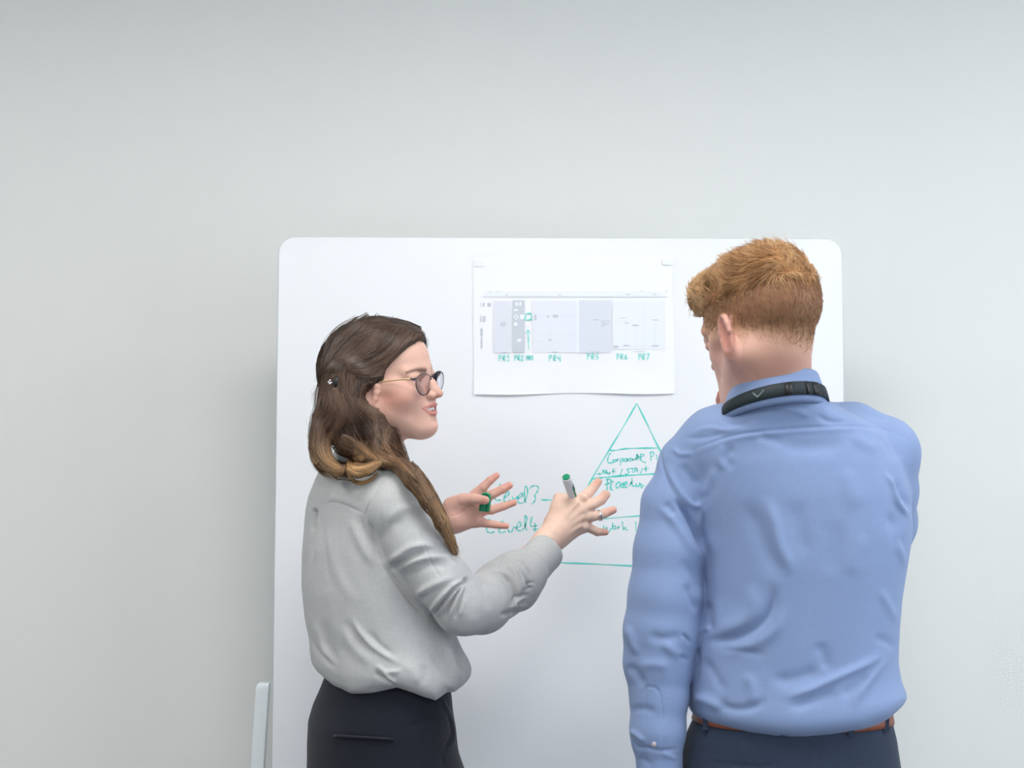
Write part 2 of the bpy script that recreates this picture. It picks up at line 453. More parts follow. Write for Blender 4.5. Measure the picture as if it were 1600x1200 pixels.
word([[(250,700),(240,760),(205,860),(210,900),(260,925),(330,905)], [(390,880),(450,840),(470,770),(440,750),(400,820),(390,890),(430,925),(500,900)],
      [(530,860),(560,915),(600,900),(620,850),(645,830)], [(660,860),(730,820),(740,770),(710,760),(670,830),(680,880),(740,890),(790,850)],
      [(795,845),(830,740),(825,670),(805,660),(800,760),(815,850),(835,885)],
      [(915,665),(890,780),(900,820),(950,822),(1000,808)], [(960,765),(955,910)], [(915,870),(960,868),(1010,860)]], 2.0, 'teal handwritten word Level4', 740, 740, 10)
word([[(995,630),(975,665),(952,703),(925,748),(900,800),(868,879)], [(995,630),(1012,664),(1029,699),(1075,785),(1130,887)],
      [(868,879),(925,881),(985,884),(1060,886),(1130,887)]], 2.2, 'teal outline of a tall triangle', name='triangle_drawing')
word([[(951,703.5),(960,704),(975,701.5),(995,700.3),(1029,700)]], 2.2, 'topmost teal line across the triangle', name='ink_line')
word([[(925,749),(940,746.5),(965,744),(1012,741),(1050,739)]], 2.6, 'middle teal line across the triangle', name='ink_line')
word([[(893,816),(950,810),(999,806),(1060,802),(1085,801)]], 1.8, 'lower teal line across the triangle', name='ink_line')
s2 = 10.667
word([[(590,940),(555,960),(530,1040),(540,1100),(630,1095)], [(645,1040),(610,1070),(640,1085),(670,1060),(645,1040)],
      [(680,1040),(690,1075),(692,1045),(720,1030)], [(735,1040),(742,1140)], [(735,1045),(780,1030),(780,1070),(745,1075)],
      [(815,1030),(800,1070),(840,1075),(845,1035),(815,1030)], [(855,1030),(862,1070),(866,1040),(885,1025)],
      [(935,1020),(890,1040),(900,1070),(940,1050),(945,1030),(955,1065)], [(1020,950),(1015,1060)], [(965,1045),(1060,1000)], [(985,1060),(1020,960),(1050,1055)],
      [(1060,1010),(1120,990),(1120,960),(1080,960),(1070,1020),(1110,1080),(1165,1095)],
      [(1240,930),(1250,1065)], [(1225,940),(1270,915),(1295,940),(1280,980),(1240,1000)], [(1340,960),(1350,1050)]], 1.9, 'teal handwritten words Corporate P inside the triangle', 900, 620, s2)
word([[(345,90),(400,95)], [(385,72),(408,95),(380,108)], [(430,100),(462,20),(480,85),(502,25),(512,92)], [(525,60),(530,92),(555,90),(560,60),(566,92)],
      [(650,0),(620,25),(622,95)], [(600,50),(660,50)], [(775,5),(730,122)], [(892,0),(850,25),(882,60),(855,95),(810,88)],
      [(895,2),(995,-6)], [(945,0),(940,72)], [(965,75),(1003,-8),(1035,72)], [(980,40),(1040,30)], [(1112,-5),(1068,85)], [(1165,-40),(1160,30),(1185,42)], [(1135,5),(1210,-5)]],
     1.9, 'teal handwritten note with slashes and a small arrow in the triangle', 900, 732, s2)
word([[(525,180),(515,375)], [(498,190),(560,175),(585,210),(560,245),(515,260),(475,270)], [(605,222),(578,300),(572,372)], [(585,330),(610,372)], [(600,225),(630,215)],
      [(695,228),(665,290),(690,325),(730,300),(735,240),(700,225)], [(805,232),(765,260),(765,310),(805,320)],
      [(800,280),(850,250),(830,225),(795,260),(805,310),(855,310)], [(935,155),(925,240),(872,302)], [(895,250),(930,235),(945,285),(1000,300)],
      [(1000,250),(1012,300),(1050,290),(1060,245),(1085,290),(1102,335)], [(1090,262),(1140,300)]], 2.2, 'teal handwritten word Procedu below the middle line', 900, 732, s2)
word([[(460,945),(465,1020),(492,1030),(510,980),(525,1040),(560,1050),(580,990)], [(610,890),(615,1010),(660,1000),(660,960),(620,970)],
      [(690,970),(700,1010),(702,980),(740,965)], [(770,880),(790,1030)], [(790,1000),(835,975)], [(805,995),(840,1022),(870,1025)], [(995,880),(1000,1040)]],
     1.9, 'teal handwritten word Work I near the triangle base', 900, 732, s2)
word([[(826,906.5),(826,908)],[(100.5,0),(100.5,0.5)]][:1], 2.0, 'tiny ink dot on the board', name='ink_dot')

# ------------------------------------------------------------------ paper sheet
sheet = empty('paper_sheet', tuple(P(896, 616, YB - .002)), 'white printed paper chart taped to the upper middle of the whiteboard', 'paper')
NX, NZ = 40, 26
V = []; F = []
for j in range(NZ + 1):
    for i in range(NX + 1):
        u, v = i / NX, j / NZ
        x = 739.5 * (1 - u) + 1051 * u + 2.5 * u * v + 1.0 * (1 - u) * v; y = 402 * (1 - v) + 616 * v - 1.5 * u
        lift = .0012 + .0045 * max(0, (v - .8) / .2) ** 2 * (.55 + .45 * math.sin(u * 9 + .5)) + .0006 * math.sin(u * 7 + v * 3) ** 2
        y += 1.2 * math.sin(u * 9) * max(0, (v - .9) / .1)
        V.append(P(x, y, YB - lift))
nv = len(V); V += [v + np.array([0, .0004, 0]) for v in V]
for j in range(NZ):
    for i in range(NX):
        q = j * (NX + 1) + i; F.append((q, q + NX + 1, q + NX + 2, q + 1)); F.append((nv + q, nv + q + 1, nv + q + NX + 2, nv + q + NX + 1))
meshobj('sheet', V, F, M_paper, sheet, True)
YP = YB - .0026
def pm(r, g, b): return mat('print_ink', srgb(r, g, b), .7, spec=.2, vary=.01)
PB = {k: pm(*c) for k, c in dict(a=(225, 228, 237), b=(203, 209, 218), c=(231, 234, 242), d=(221, 225, 235), e=(235, 239, 246), t=(196, 201, 209), w=(240, 243, 248), l=(222, 226, 232), h=(236, 240, 244)).items()}
def prt(x0, y0, x1, y1, k, off=0, name='printed_block', lab=None):
    p = P(np.array([x0, x0, x1, x1]), np.array([y0, y1, y1, y0]), YP - off)
    o = meshobj(name, p, [(0, 1, 2, 3)], PB[k], sheet, False); return tag(o, lab)
prt(755, 456.5, 1042, 463.5, 'h', lab='pale header strip'); prt(771, 470, 798.5, 551.5, 'a', lab='pale grey column'); prt(801, 469, 820, 551.5, 'b', lab='mid grey column with white symbols')
prt(832, 469.5, 902, 551, 'c', lab='very pale wide column'); prt(904, 469, 955, 551.5, 'd', lab='pale grey wide column'); prt(957, 469.5, 1040, 546, 'e', lab='faint right column')
def bits(L, k, off, lab, name='printed_marks'):
    parts = []
    for (x0, y0, x1, y1) in L:
        p = P(np.array([x0, x0, x1, x1]), np.array([y0, y1, y1, y0]), YP - off); parts.append((p, [(0, 1, 2, 3)]))
    o = meshobj(name, *cat_mesh(parts), PB[k], sheet, False); tag(o, lab, kind='stuff')
bits([(805.5, 472, 809, 477.5), (811, 472, 814.5, 477.5), (803, 483, 809, 486), (802.3, 493.5, 805, 496.5), (807.5, 493.5, 810, 496.5), (804.8, 490.5, 807.6, 493), (804.8, 497, 807.6, 499.5),
      (812.5, 491.5, 820, 498.5), (803, 504, 808.5, 509), (808, 529.5, 814.5, 534)], 'w', .0003, 'white printed symbols')
bits([(781.5, 503.5, 791, 504.6), (781.5, 505.6, 790.5, 507), (782, 508, 790, 509.4), (784, 550, 792, 551), (806, 550, 815, 551), (862, 549.6, 871, 550.5), (923, 549.5, 937, 550.4),
      (927, 499, 936, 500.5), (938, 501, 952, 502), (939, 503.6, 952, 504.6), (941, 506, 950, 507.2), (939, 508.5, 945, 510), (959, 540, 966, 543.6), (790, 461, 793.5, 462), (872.5, 460, 876.5, 461.2),
      (977.5, 459.5, 984, 460.6), (1020, 459.5, 1026, 460.6), (990, 548.8, 1008, 549.5), (968, 496.6, 979, 497.4), (1018, 499.4, 1029, 500.6), (1018, 539.4, 1029, 541.4), (988, 507.4, 998, 509.6), (975.5, 504, 982, 505.5), (974, 539, 983, 541),
      (1000, 454.3, 1005, 455), (1040, 454.3, 1043, 455.3), (775, 455.2, 782, 455.8), (764, 456.2, 769, 456.9), (750.5, 471.5, 751.3, 480), (754, 473, 757, 479), (761.5, 473.5, 767, 479), (750.5, 493.5, 752, 503), (755, 494, 758.5, 503),
      (751, 513, 754, 526), (751.5, 528, 753.6, 545), (835, 492, 838, 500), (855, 493, 858, 496), (864, 492, 872, 496), (857, 530, 862, 532)], 't', .0003, 'small grey printed text marks')
bits([(771, 494.3, 800, 494.8), (832, 493.8, 902, 494.2), (890, 493.8, 912, 494.2), (771, 526, 798, 526.5), (832, 534, 955, 534.5), (904, 485, 957, 485.4), (957, 541.3, 1030, 541.8), (780, 480, 780.5, 503), (858, 496, 858.5, 548),
      (1023, 501, 1023.7, 539), (993.3, 510, 993.8, 541), (977.5, 506, 978, 539), (931, 501, 931.5, 548), (1005, 470, 1005.5, 545), (755, 464.2, 1042, 464.7), (755, 456, 1042, 456.4), (843, 522, 898, 522.4), (875, 474, 888, 474.6), (957, 502, 990, 502.5),
      (796, 540, 798, 540.5)], 'l', .00025, 'faint printed diagram lines', 'printed_lines')
bits([(901.5, 469, 904.2, 552)], 'w', .0003, 'vertical centre crease', 'fold_crease')
GL = {'P': [[(0, 0), (0.02, 1.1)], [(0, .02), (.34, 0), (.38, .3), (.05, .5)]], 'R': [[(0, 1), (.05, 0), (.34, .02), (.36, .35), (.05, .48), (.42, 1)]],
      '1': [[(0, .2), (.2, 0), (.2, 1)], [(-.05, 1), (.42, 1)]], '2': [[(0, .15), (.2, 0), (.35, .2), (.2, .6), (0, 1), (.45, .95)]],
      '3': [[(0, .05), (.3, .05), (.1, .4), (.35, .7), (.05, 1)]], '4': [[(.05, .1), (0, .55), (.42, .5)], [(.38, 0), (.36, 1.15)]],
      '5': [[(.45, .0), (.12, .05), (.05, .45), (.35, .5), (.3, .9), (0, 1)]], '6': [[(.3, 0), (.05, .5), (.1, 1), (.4, .85), (.3, .55), (.06, .65)]],
      '7': [[(0, .02), (.5, 0), (.3, .5), (.15, 1.1)]]}
for txt, x, y, h, adv in (('PR1', 779.4, 555.2, 8.4, 6.6), ('PR2', 804, 555.2, 8, 5.2), ('PR3', 822.6, 556, 7, 4.0), ('PR4', 858, 555, 9, 7.0), ('PR5', 917.5, 553, 8.5, 7), ('PR6', 963.8, 553.2, 8, 6.3), ('PR7', 998, 553.2, 9, 6)):
    pl = [[(x + i * adv + gx * h, y + gy * h) for gx, gy in st] for i, ch in enumerate(txt) for st in GL[ch]]
    word(pl, 1.35, 'teal handwritten code ' + txt, parent=sheet, Y=YP - .0006, name='handwriting')
word([[(821.5, 490.5), (829.5, 490), (829.6, 498.8), (821, 499.4), (821.5, 490.5)]], 1.7, 'small teal hand drawn square', parent=sheet, Y=YP - .0007, name='ink_square')
word([[(826.2, 547), (825.6, 530), (825, 517)], [(822, 522), (825, 516), (828.6, 521.5)]], 1.4, 'teal hand drawn arrow pointing up', parent=sheet, Y=YP - .0007, name='ink_arrow')
for x, y in ((749, 411), (1043, 409)):
    p = P(np.array([x - 7, x - 7, x + 7, x + 7]), np.array([y - 5, y + 5, y + 5, y - 5]), YB - .0035)
    V = [*p, *(p + np.array([0, .0005, 0]))]
    meshobj('tape', V, [(0, 1, 2, 3), (0, 4, 5, 1), (1, 5, 6, 2), (2, 6, 7, 3), (3, 7, 4, 0), (7, 6, 5, 4)], PB['w'], sheet, False)
# ------------------------------------------------------------------ head builder (local units: x forward, y left, z up)
class Frame:
    def __init__(s, origin, yaw, unit, pitch=0, roll=0):
        R = np.array(Matrix.Rotation(yaw, 3, 'Z') @ Matrix.Rotation(pitch, 3, 'Y') @ Matrix.Rotation(roll, 3, 'X'))
        s.R = R.T; s.o = np.asarray(origin, float); s.u = unit      # rows of R.T = local axes in world
    def w(s, *v):
        v = np.asarray(v if len(v) > 1 else v[0], float); return s.o + (v * s.u) @ s.R
    def l(s, p): return ((p - s.o) @ s.R.T) / s.u
def head_ops(S, f, male=False):
    u = f.u
    def E(c, r, k=8, mode='u', rot=None):
        R = f.R if rot is None else np.array(rot) @ f.R
        S.ell(f.w(*c), np.array(r) * u, R, k * u, mode)
    def C(a, b, ra, rb, k=8, mode='u', n=None, sq=1.0):
        S.cone(f.w(*a), f.w(*b), ra * u, rb * u, k * u, mode, None if n is None else np.array(n) @ f.R, sq)
    E((-14, 0, 28), (85, 64, 67), 0); E((25, 0, 36), (47, 50, 46), 18)
    E((27, 0, -14), (44, 50 if not male else 46, 60), 18)
    for s in (-1, 1):
        if not male: E((30, s * 36, -24), (30, 18, 28), 20)
        C((2, s * (50 if not male else 46), -34), (60 if not male else 58, s * (15 if not male else 10), -65), 14, 12, 26)
        C((2, s * 52, 0), (0, s * 50, -34), 12, 14, 18)
        E((50, s * (34 if not male else 22), -15), (22, 20, 19), 16)
        C((40, s * (47 if not male else 42), 0), (10, s * (57 if not male else 53), 0), 9, 7, 14)
        C((71, s * 8, 22), (58, s * (38 if not male else 41), 20), 6.5, 6 if not male else 7.5, 12)
    E((72, 0, -68), (13.5, 16, 12.5), 14) if not male else E((66, 0, -67), (14, 16, 14), 14)
    C((56, 0, -66), (5, 0, -56), 16, 26, 24) if not male else C((58, 0, -70), (5, 0, -58), 18, 28, 24)
    E((66, 0, -38), (14, 24, 20), 16); C((80, 0, -23), (81.5, 0, -30), 5, 4.5, 6)
    for s in (-1, 1): E((81, s * 27, 8), (13, 15, 11), 10, 's')
    # eyes: ball, lids
    for s in (-1, 1):
        E((62, s * 27, 8), (11.5, 12.5, 11.5), 2)
        E((61.5, s * 27, 12), (13.2, 14.5, 9.5), 3)
        E((61.5, s * 27, 1.5), (13.0, 14, 8.0), 3)
    # nose
    C((72, 0, 15), (87.5, 0, -10), 4.6, 6.5, 8); E((93, 0, -16.5), (7.5, 7.5, 6.5), 6); C((80, 0, -4), (78, 0, -18), 9, 9, 8)
    for s in (-1, 1):
        E((84.5, s * 10, -18.5), (7.5, 5.5, 6), 3); E((85.5, s * 5.5, -25), (4.5, 2.6, 3.2), 2, 's')
    if not male: E((91, 0, -57.5), (7, 13, 5), 6, 's')
    # mouth
    C((62, 0, -34), (56, 0, -52), 19.5, 20, 10, n=(0, 1, 0), sq=.8)
    up = [(85.8, 0, -34.4), (83.2, 8, -34.0), (76.5, 16, -35.2), (66.5, 24, -36.6)]; lo = [(84, 0, -46.8), (81.5, 8, -46.4), (75.5, 16, -43.4), (66.5, 24, -37.6)]
    for s in (-1, 1):
        m = lambda p: (p[0], s * p[1], p[2])
        if not male:
            sl = [(83, 0, -40.5), (80, 9, -40.4), (74, 17, -39.4), (67, 24, -37.1)]
            for a, b, r1, r2 in zip(sl, sl[1:], (4.3, 4.0, 3.0), (4.0, 3.0, 1.0)): C(m(a), m(b), r1, r2, 1.2, 's')
        for a, b, r1, r2 in zip(up, up[1:], (2.7, 2.5, 1.7), (2.5, 1.7, .7)): C(m(a), m(b), r1, r2, 2.0)
        for a, b, r1, r2 in zip(lo, lo[1:], (3.7, 3.3, 2.0), (3.3, 2.0, .7)): C(m(a), m(b), r1, r2, 2.2)
    # ears: shell, rim and lobe, with a hollow
    for s in (-1, 1):
        ca, sa = math.cos(s * math.radians(28)), math.sin(s * math.radians(28))
        rot = [(ca, -sa, 0), (sa, ca, 0), (0, 0, 1)]; ez = -10 if male else -4; ex_ = 0 if male else 11
        E((-4 + ex_, s * 69 - s * ex_ * .25, ez), (15, 4.5, 26), 5, rot=rot)
        E((-3 + ex_, s * 74 - s * ex_ * .25, ez + 2), (9, 4.5, 16), 3, 's', rot)
        rim = []
        for a in np.linspace(-40, 230, 12):
            t = math.radians(a); x, z = 15 * math.cos(t + math.pi / 2 - .9), 25 * math.sin(t + math.pi / 2 - .9)
            rim.append((-4 + ex_ - x * ca, s * (70 + abs(x) * .12) + (x if False else 0) + s * (x * abs(sa)) * .9, ez + 2 + z))
        for a, b in zip(rim, rim[1:]): C(a, b, 2.7, 2.7, 5)
        E((1 + ex_, s * 66 - s * ex_ * .25, ez - 25), (7, 4.5, 8), 4)
def skin_color(V, f, male=False):
    L = f.l(V); x, y, z = L[:, 0], np.abs(L[:, 1]), L[:, 2]
    base = np.array(srgb(224, 181, 163)) if not male else np.array(srgb(224, 180, 164))
    c = np.tile(base, (len(V), 1))
    g = lambda cx, cy, cz, rx, ry, rz: np.exp(-(((x - cx) / rx) ** 2 + ((y - cy) / ry) ** 2 + ((z - cz) / rz) ** 2))
    red = np.array(srgb(205, 128, 112))
    c = lerpc(c, red, (.55 if not male else .2) * g(42, 48, -18, 30, 26, 22)); c = lerpc(c, red, .45 * g(94, 0, -18, 9, 10, 9))
    c = lerpc(c, red, .45 * g(84, 9, -21, 6, 6, 6)); c = lerpc(c, red, .25 * g(80, 0, -70, 14, 18, 12))
    c = lerpc(c, np.array(srgb(190, 110, 96)), (.85 if male else .35) * g(-4, 74, -8, 20, 10, 34))
    lip = np.array(srgb(200, 122, 118))
    yy = np.clip(y, 0, 24.5)
    zu = -33.9 - .005 * yy ** 2; zl = -46.9 + .016 * yy ** 2; fac = sstep(62, 68, x) * (y < 25)
    hu = 3.2 * (1 - (yy / 25) ** 2) + .5; hl = 4.4 * (1 - (yy / 25) ** 2) + .5
    lw = np.maximum(np.exp(-((z - zu) / hu) ** 4), np.exp(-((z - zl) / hl) ** 4)) * fac
    c = lerpc(c, lip, .85 * lw * (1 if not male else .4))
    if not male:   # mouth opening: dark gap, teeth are an own mesh
        gap = np.exp(-((z + 40.4) / 4.8) ** 4) * (x > 60) * (x < 82.5 - .034 * yy ** 2) * (y < 22.5)
        c = lerpc(c, np.array(srgb(70, 28, 28)), .95 * gap)
    # eyebrows
    bz = 20.5 + 3 * np.sin(np.clip((y - 10) / 34, 0, 1) * 2.6) - 2 * np.clip((y - 10) / 34, 0, 1); bx = (x > 40) & (y > 9) & (y < 45)
    bw = np.exp(-((z - bz) / (4.2 - 2.2 * np.clip((y - 10) / 34, 0, 1))) ** 2) * bx
    c = lerpc(c, np.array(srgb(104, 78, 66)) if not male else np.array(srgb(150, 105, 70)), .85 * bw)
    # upper lash line and eye
    d = np.sqrt(((y - 26) / 10.2) ** 2 + ((z - 7.2) / 4.4) ** 2); ex = (x > 58)
    c = lerpc(c, np.array(srgb(232, 226, 222)), np.clip((1 - d) * 6, 0, 1) * ex)
    iris = np.sqrt(((y - 27) / 5.5) ** 2 + ((z - 8) / 5.5) ** 2) < 1
    c[iris & ex & (d < 1)] = srgb(82, 66, 54)
    pup = np.sqrt((y - 27) ** 2 + (z - 8) ** 2) < 2.3
    c[pup & ex & (d < 1)] = srgb(20, 16, 15)
    lash = np.exp(-((d - 1.05) / .16) ** 2) * (z > 6.5) * ex; c = lerpc(c, np.array(srgb(60, 42, 36)), .8 * lash)
    # moles
    if not male:
        for mx_, my_, mz_, r in ((59, 22, -54, 1.7), (34, 40, -64, 1.3)):
            c = lerpc(c, np.array(srgb(110, 66, 52)), .8 * np.exp(-(((x - mx_) / 4) ** 2 + ((L[:, 1] + my_) / 6) ** 2 + ((z - mz_) / r) ** 2)) * (L[:, 1] < 0))
    n = vnoise(V, 90, 3, 2)
    return np.clip(c * (1 + .03 * n[:, None]), 0, 1), L
M_skin = mat('skin', None, .48, attr=True, spec=.35, sss=.12, bump=(420, .12, .0006))
M_skin_m = mat('skin_fair', None, .5, attr=True, spec=.35, sss=.1, bump=(380, .12, .0006))
M_blouse = mat('grey_linen', srgb(187, 188, 188), .85, spec=.2, sheen=.15, weave=(900, .10), vary=.03, vscale=14, bump=(500, .25, .0008))
M_navy = mat('navy_cloth', srgb(20, 25, 36), .8, spec=.25, sheen=.1, weave=(1200, .06), vary=.05, bump=(300, .2, .0008))
M_hair = mat('hair', None, .34, attr=True, spec=.5)
M_hairbase = mat('hair_base', None, .6, attr=True, spec=.3, vary=.25, vscale=60)
M_teeth = mat('teeth', srgb(246, 242, 236), .3, vary=.01)
M_frame = mat('dark_glasses_frame', srgb(58, 50, 66), .25, spec=.6, vary=.02)
M_gold = mat('gold_metal', srgb(214, 186, 140), .3, metal=.7, vary=.02)
M_silver = mat('silver_metal', srgb(214, 214, 218), .22, metal=.95, vary=.02)
M_green = mat('green_plastic', srgb(14, 142, 100), .35, spec=.5, vary=.03)
M_white = mat('white_plastic', srgb(228, 228, 232), .35, spec=.5, vary=.01)
M_black = mat('black_plastic', srgb(24, 24, 26), .4, vary=.05)
M_glass = bpy.data.materials.new('lens_glass'); M_glass.use_nodes = True
_b = M_glass.node_tree.nodes['Principled BSDF']; _b.inputs['Transmission Weight'].default_value = 1; _b.inputs['Roughness'].default_value = .02
_b.inputs['IOR'].default_value = 1.12; _b.inputs['Base Color'].default_value = (.93, .93, .99, 1)
_rg = M_glass.node_tree.nodes.new('ShaderNodeRGB'); _rg.outputs[0].default_value = (.93, .93, .99, 1); M_glass.node_tree.links.new(_rg.outputs[0], _b.inputs['Base Color'])

YC = 2.60
wf = Frame(P(600, 600, YC), math.radians(-22), YC / FPX, pitch=math.radians(0), roll=math.radians(8))
woman = empty('person', (P(600, 1000, YC)[0], YC, 0), 'woman in a grey blouse and navy trousers gesturing with both hands at the whiteboard', 'person')
def PX(rows): return [P(x, y, Y) for x, y, Y, r in rows], [r * mpp(Y) for x, y, Y, r in rows]
# --- body as one implicit surface
B = Sdf(); head_ops(B, wf)
B.cone(wf.w(-14, 0, -40), P(578, 735, 2.61), 43 * wf.u, 47 * wf.u, .02)
B.cone(P(576, 735, 2.61), P(572, 785, 2.61), .045, .055, .02)
B.ell(P(575, 850, 2.61), (.075, .095, .15), None, .03); B.ell(P(590, 1010, 2.62), (.08, .09, .15), None, .03)
def limb(rows, k=.02, k0=None):
    p, r = PX(rows); B.pipe(p, r, k, k0=k0)
limb([(585, 770, 2.55, 40), (622, 790, 2.47, 36), (728, 945, 2.47, 32), (800, 905, 2.56, 27), (850, 850, 2.64, 19), (862, 838, 2.65, 20)], .01)
limb([(575, 770, 2.68, 40), (562, 790, 2.76, 34), (585, 930, 2.80, 30), (650, 860, 2.78, 25), (700, 817, 2.74, 17.5), (712, 808, 2.735, 18)], .01)
# right hand, back of the hand towards the camera
H = 2.655
def finger(rows, k0=6, Yk=2.65):
    p, r = PX(rows); B.pipe(p, r, .0015, k0=k0 * mpp(Yk))
for rows in ([(866, 832, H, 17), (900, 786, H + .004, 11)], [(868, 834, H, 17), (908, 796, H, 11)], [(868, 838, H, 17), (909, 809, H + .002, 11)], [(868, 842, H + .004, 16), (906, 824, H + .006, 10.5)]):
    p, r = PX(rows); B.pipe(p, r, .006, k0=.012, )
B.cone(P(856, 846, 2.645), P(872, 830, H), 20 * mpp(H), 19 * mpp(H), .012)
B.pipe(*PX([(865, 815, H + .006, 15), (878, 792, H + .012, 13), (893, 785, H + .014, 11)]), k=.008, k0=.01)       # web and thumb base
finger([(872, 795, H + .01, 12), (874, 779, H + .022, 9.5), (888, 780, H + .045, 8.2), (903, 786, H + .058, 7.2)], 8)    # thumb, curling round the pen
finger([(900, 786, H + .004, 10.5), (915, 775, H + .012, 8.6), (926, 763, H + .03, 7.6), (934.5, 753, H + .045, 6.2)])     # index
finger([(908, 797, H, 10.5), (924, 789, H + .004, 8.8), (939, 781, H + .022, 8.2), (946, 773, H + .045, 7.4)])        # middle
finger([(909, 809, H + .002, 10.5), (925, 807, H + .004, 8.0), (943, 803, H + .012, 7.4), (958, 797, H + .02, 5.9)])      # ring
finger([(906, 823, H + .006, 9.5), (919, 824, H + .008, 7.4), (933, 831, H + .014, 6.6), (946, 831.5, H + .022, 5.2)])   # little
for a, b in (((902, 786), (872, 822)), ((909, 797), (876, 826)), ((910, 809), (878, 832)), ((907, 822), (880, 838))):   # tendons
    B.cone(P(*a, H - .0115), P(*b, H - .014), 2.4 * mpp(H), 1.6 * mpp(H), .006)
for x, y in ((912, 778), (920, 791), (921, 807), (914, 823)): B.ell(P(x, y, H - .004), (.0068, .0068, .0068), None, .006)   # knuckles
# left hand, palm towards the camera
G = 2.72
for rows in ([(712, 808, G + .005, 19), (748, 770, G + .006, 8.5)], [(712, 808, G + .005, 19), (757, 781, G + .006, 9)], [(712, 810, G + .005, 19), (753, 797, G + .006, 9)], [(712, 814, G + .005, 16), (742, 815, G + .005, 9)]):
    B.pipe(*PX(rows), k=.006, k0=.012)
B.ell(P(718, 792, G - .004), (.021, .013, .017), None, .01)        # thumb mound
B.ell(P(722, 815, G), (.020, .012, .011), None, .008)
finger([(706, 790, G - .002, 14), (724, 781, G - .018, 10.5), (742, 779.5, G - .033, 8.2), (758, 781.5, G - .044, 6.6)], 8, G)   # thumb
finger([(744, 772, G + .006, 8.5), (755, 761, G - .002, 7.2), (766, 750.5, G - .004, 6.3), (776, 743, G - .004, 4.9)], 5, G)
finger([(755, 781, G + .006, 8.5), (770, 772, G, 7.2), (786, 764, G - .002, 6.8), (796, 758.5, G - .002, 5.6)], 5, G)
finger([(753, 796, G + .006, 8.5), (768, 797, G, 7.0), (787, 791, G - .002, 6.2), (803, 785.5, G - .002, 5.0)], 5, G)
finger([(744, 815, G + .005, 8.5), (758, 817.5, G, 6.6), (775, 820, G - .002, 5.8), (791, 822, G - .002, 4.6)], 5, G)
zc = P(0, 722, YC)[2]
hb = [(wf.o + np.array([-.17, -.12, zc - wf.o[2]]), wf.o + np.array([.14, .14, .14]), .00125)]
r0 = P(838, 880, 2.55); r1 = P(968, 735, 2.76); hb.append(((r0[0], 2.59, r0[2]), (r1[0], 2.76, r1[2]), .0011))
l0 = P(690, 845, 2.72); l1 = P(812, 733, 2.72); hb.append(((l0[0], 2.655, l0[2]), (l1[0], 2.78, l1[2]), .0011))
parts = []
for lo, hi, h in hb:
    parts.append(surf(B, lo, hi, h))
nfine = sum(len(p[0]) for p in parts)
def outside(V):
    m = np.ones(len(V), bool)
    for lo, hi, h in hb: m &= ~((V > np.array(lo) + .006).all(1) & (V < np.array(hi) - .006).all(1))
    return m
c0 = P(450, 1090, 2.75); c1 = P(980, 600, 2.8)
parts.append(surf(B, (c0[0], 2.35, c0[2]), (c1[0], 2.95, c1[2]), .006, keep=outside))
V, F = joinmesh(parts)
N_ = normals(V, F)
creases = [([(714, 788), (722, 790), (731, 787), (733, 781)], 1.6, -1.4), ([(700, 808), (716, 804), (728, 795)], 1.5, -1.0), ([(742, 812), (740, 822)], 1.4, -.7), ([(752, 813), (751, 822)], 1.2, -.6),
           ([(714, 785), (724, 787)], 1.0, -.7), ([(846, 846), (866, 862)], 2, -.6)]
V = fold(V, N_, creases)
col, Lh = skin_color(V, wf)
hand = V[:, 2] < zc
c_pale = np.array(srgb(236, 202, 182)); c_pink = np.array(srgb(230, 184, 168)); px, py = proj(V)
base = lerpc(np.tile(c_pink, (len(V), 1)), c_pale, np.clip((px - 800) / 40, 0, 1) + 0 * px)
tips = np.zeros(len(V))
for x, y, r in ((934, 753, 10), (946, 773, 10), (957, 797, 12), (946, 831, 11), (776, 743, 16), (797, 758, 17), (803, 786, 17), (790, 822, 15), (757, 782, 8), (724, 797, 3)):
    tips = np.maximum(tips, np.exp(-(((px - x) ** 2 + (py - y) ** 2) / r ** 2)))
base = lerpc(base, np.array(srgb(216, 138, 118)), .5 * tips)
col[hand] = base[hand] * (1 + .035 * vnoise(V[hand], 60, 5, 2))[:, None]
meshobj('body', V, F, M_skin, woman, True, np.clip(col, 0, 1))
print('woman body', len(F), time.time() - T00)
# teeth
V = []; F = []
for j, z in enumerate((-36.0, -39.0, -42.4)):
    for i, y in enumerate(np.linspace(-16, 16, 17)):
        V.append(wf.w(81.6 - .034 * y * y - (1 if i % 2 == 0 else 0) * .5, y, z))
F = [(j * 17 + i, j * 17 + i + 1, j * 17 + 18 + i, j * 17 + 17 + i) for j in range(2) for i in range(16)]
o = meshobj('teeth', V, F, M_teeth, woman); sm = o.modifiers.new('t', 'SOLIDIFY'); sm.thickness = .002

# --- blouse
S = Sdf()
th = math.radians(30)
L1 = Loft([(706, 548, 600, 2.61, .05), (722, 520, 622, 2.61, .075), (738, 492, 640, 2.61, .12), (755, 480, 655, 2.61, .158), (775, 471, 668, 2.61, .175), (800, 467, 680, 2.61, .182), (860, 465, 692, 2.61, .182), (920, 466, 698, 2.61, .178),
           (970, 472, 706, 2.61, .176), (1000, 479, 718, 2.61, .178), (1030, 481, 731, 2.61, .184), (1050, 483, 736, 2.61, .186), (1066, 489, 734, 2.61, .182), (1080, 498, 724, 2.61, .172)], 2.61, th, .18)
hx = np.array([470, 500, 520, 550, 584, 620, 650, 680, 698, 710, 722, 740]); hy = np.array([1058, 1068, 1080, 1086, 1080, 1071, 1080, 1091, 1081, 1084, 1080, 1070])
L1.kz = .02
def hemw(p):
    x, y = proj(p); t = np.clip((y - 1015) / 60, 0, 1)
    return -(np.interp(x, hx, hy) - 1095) * mpp(2.61) * t
L1.warp = hemw
addloft(S, L1, .02)
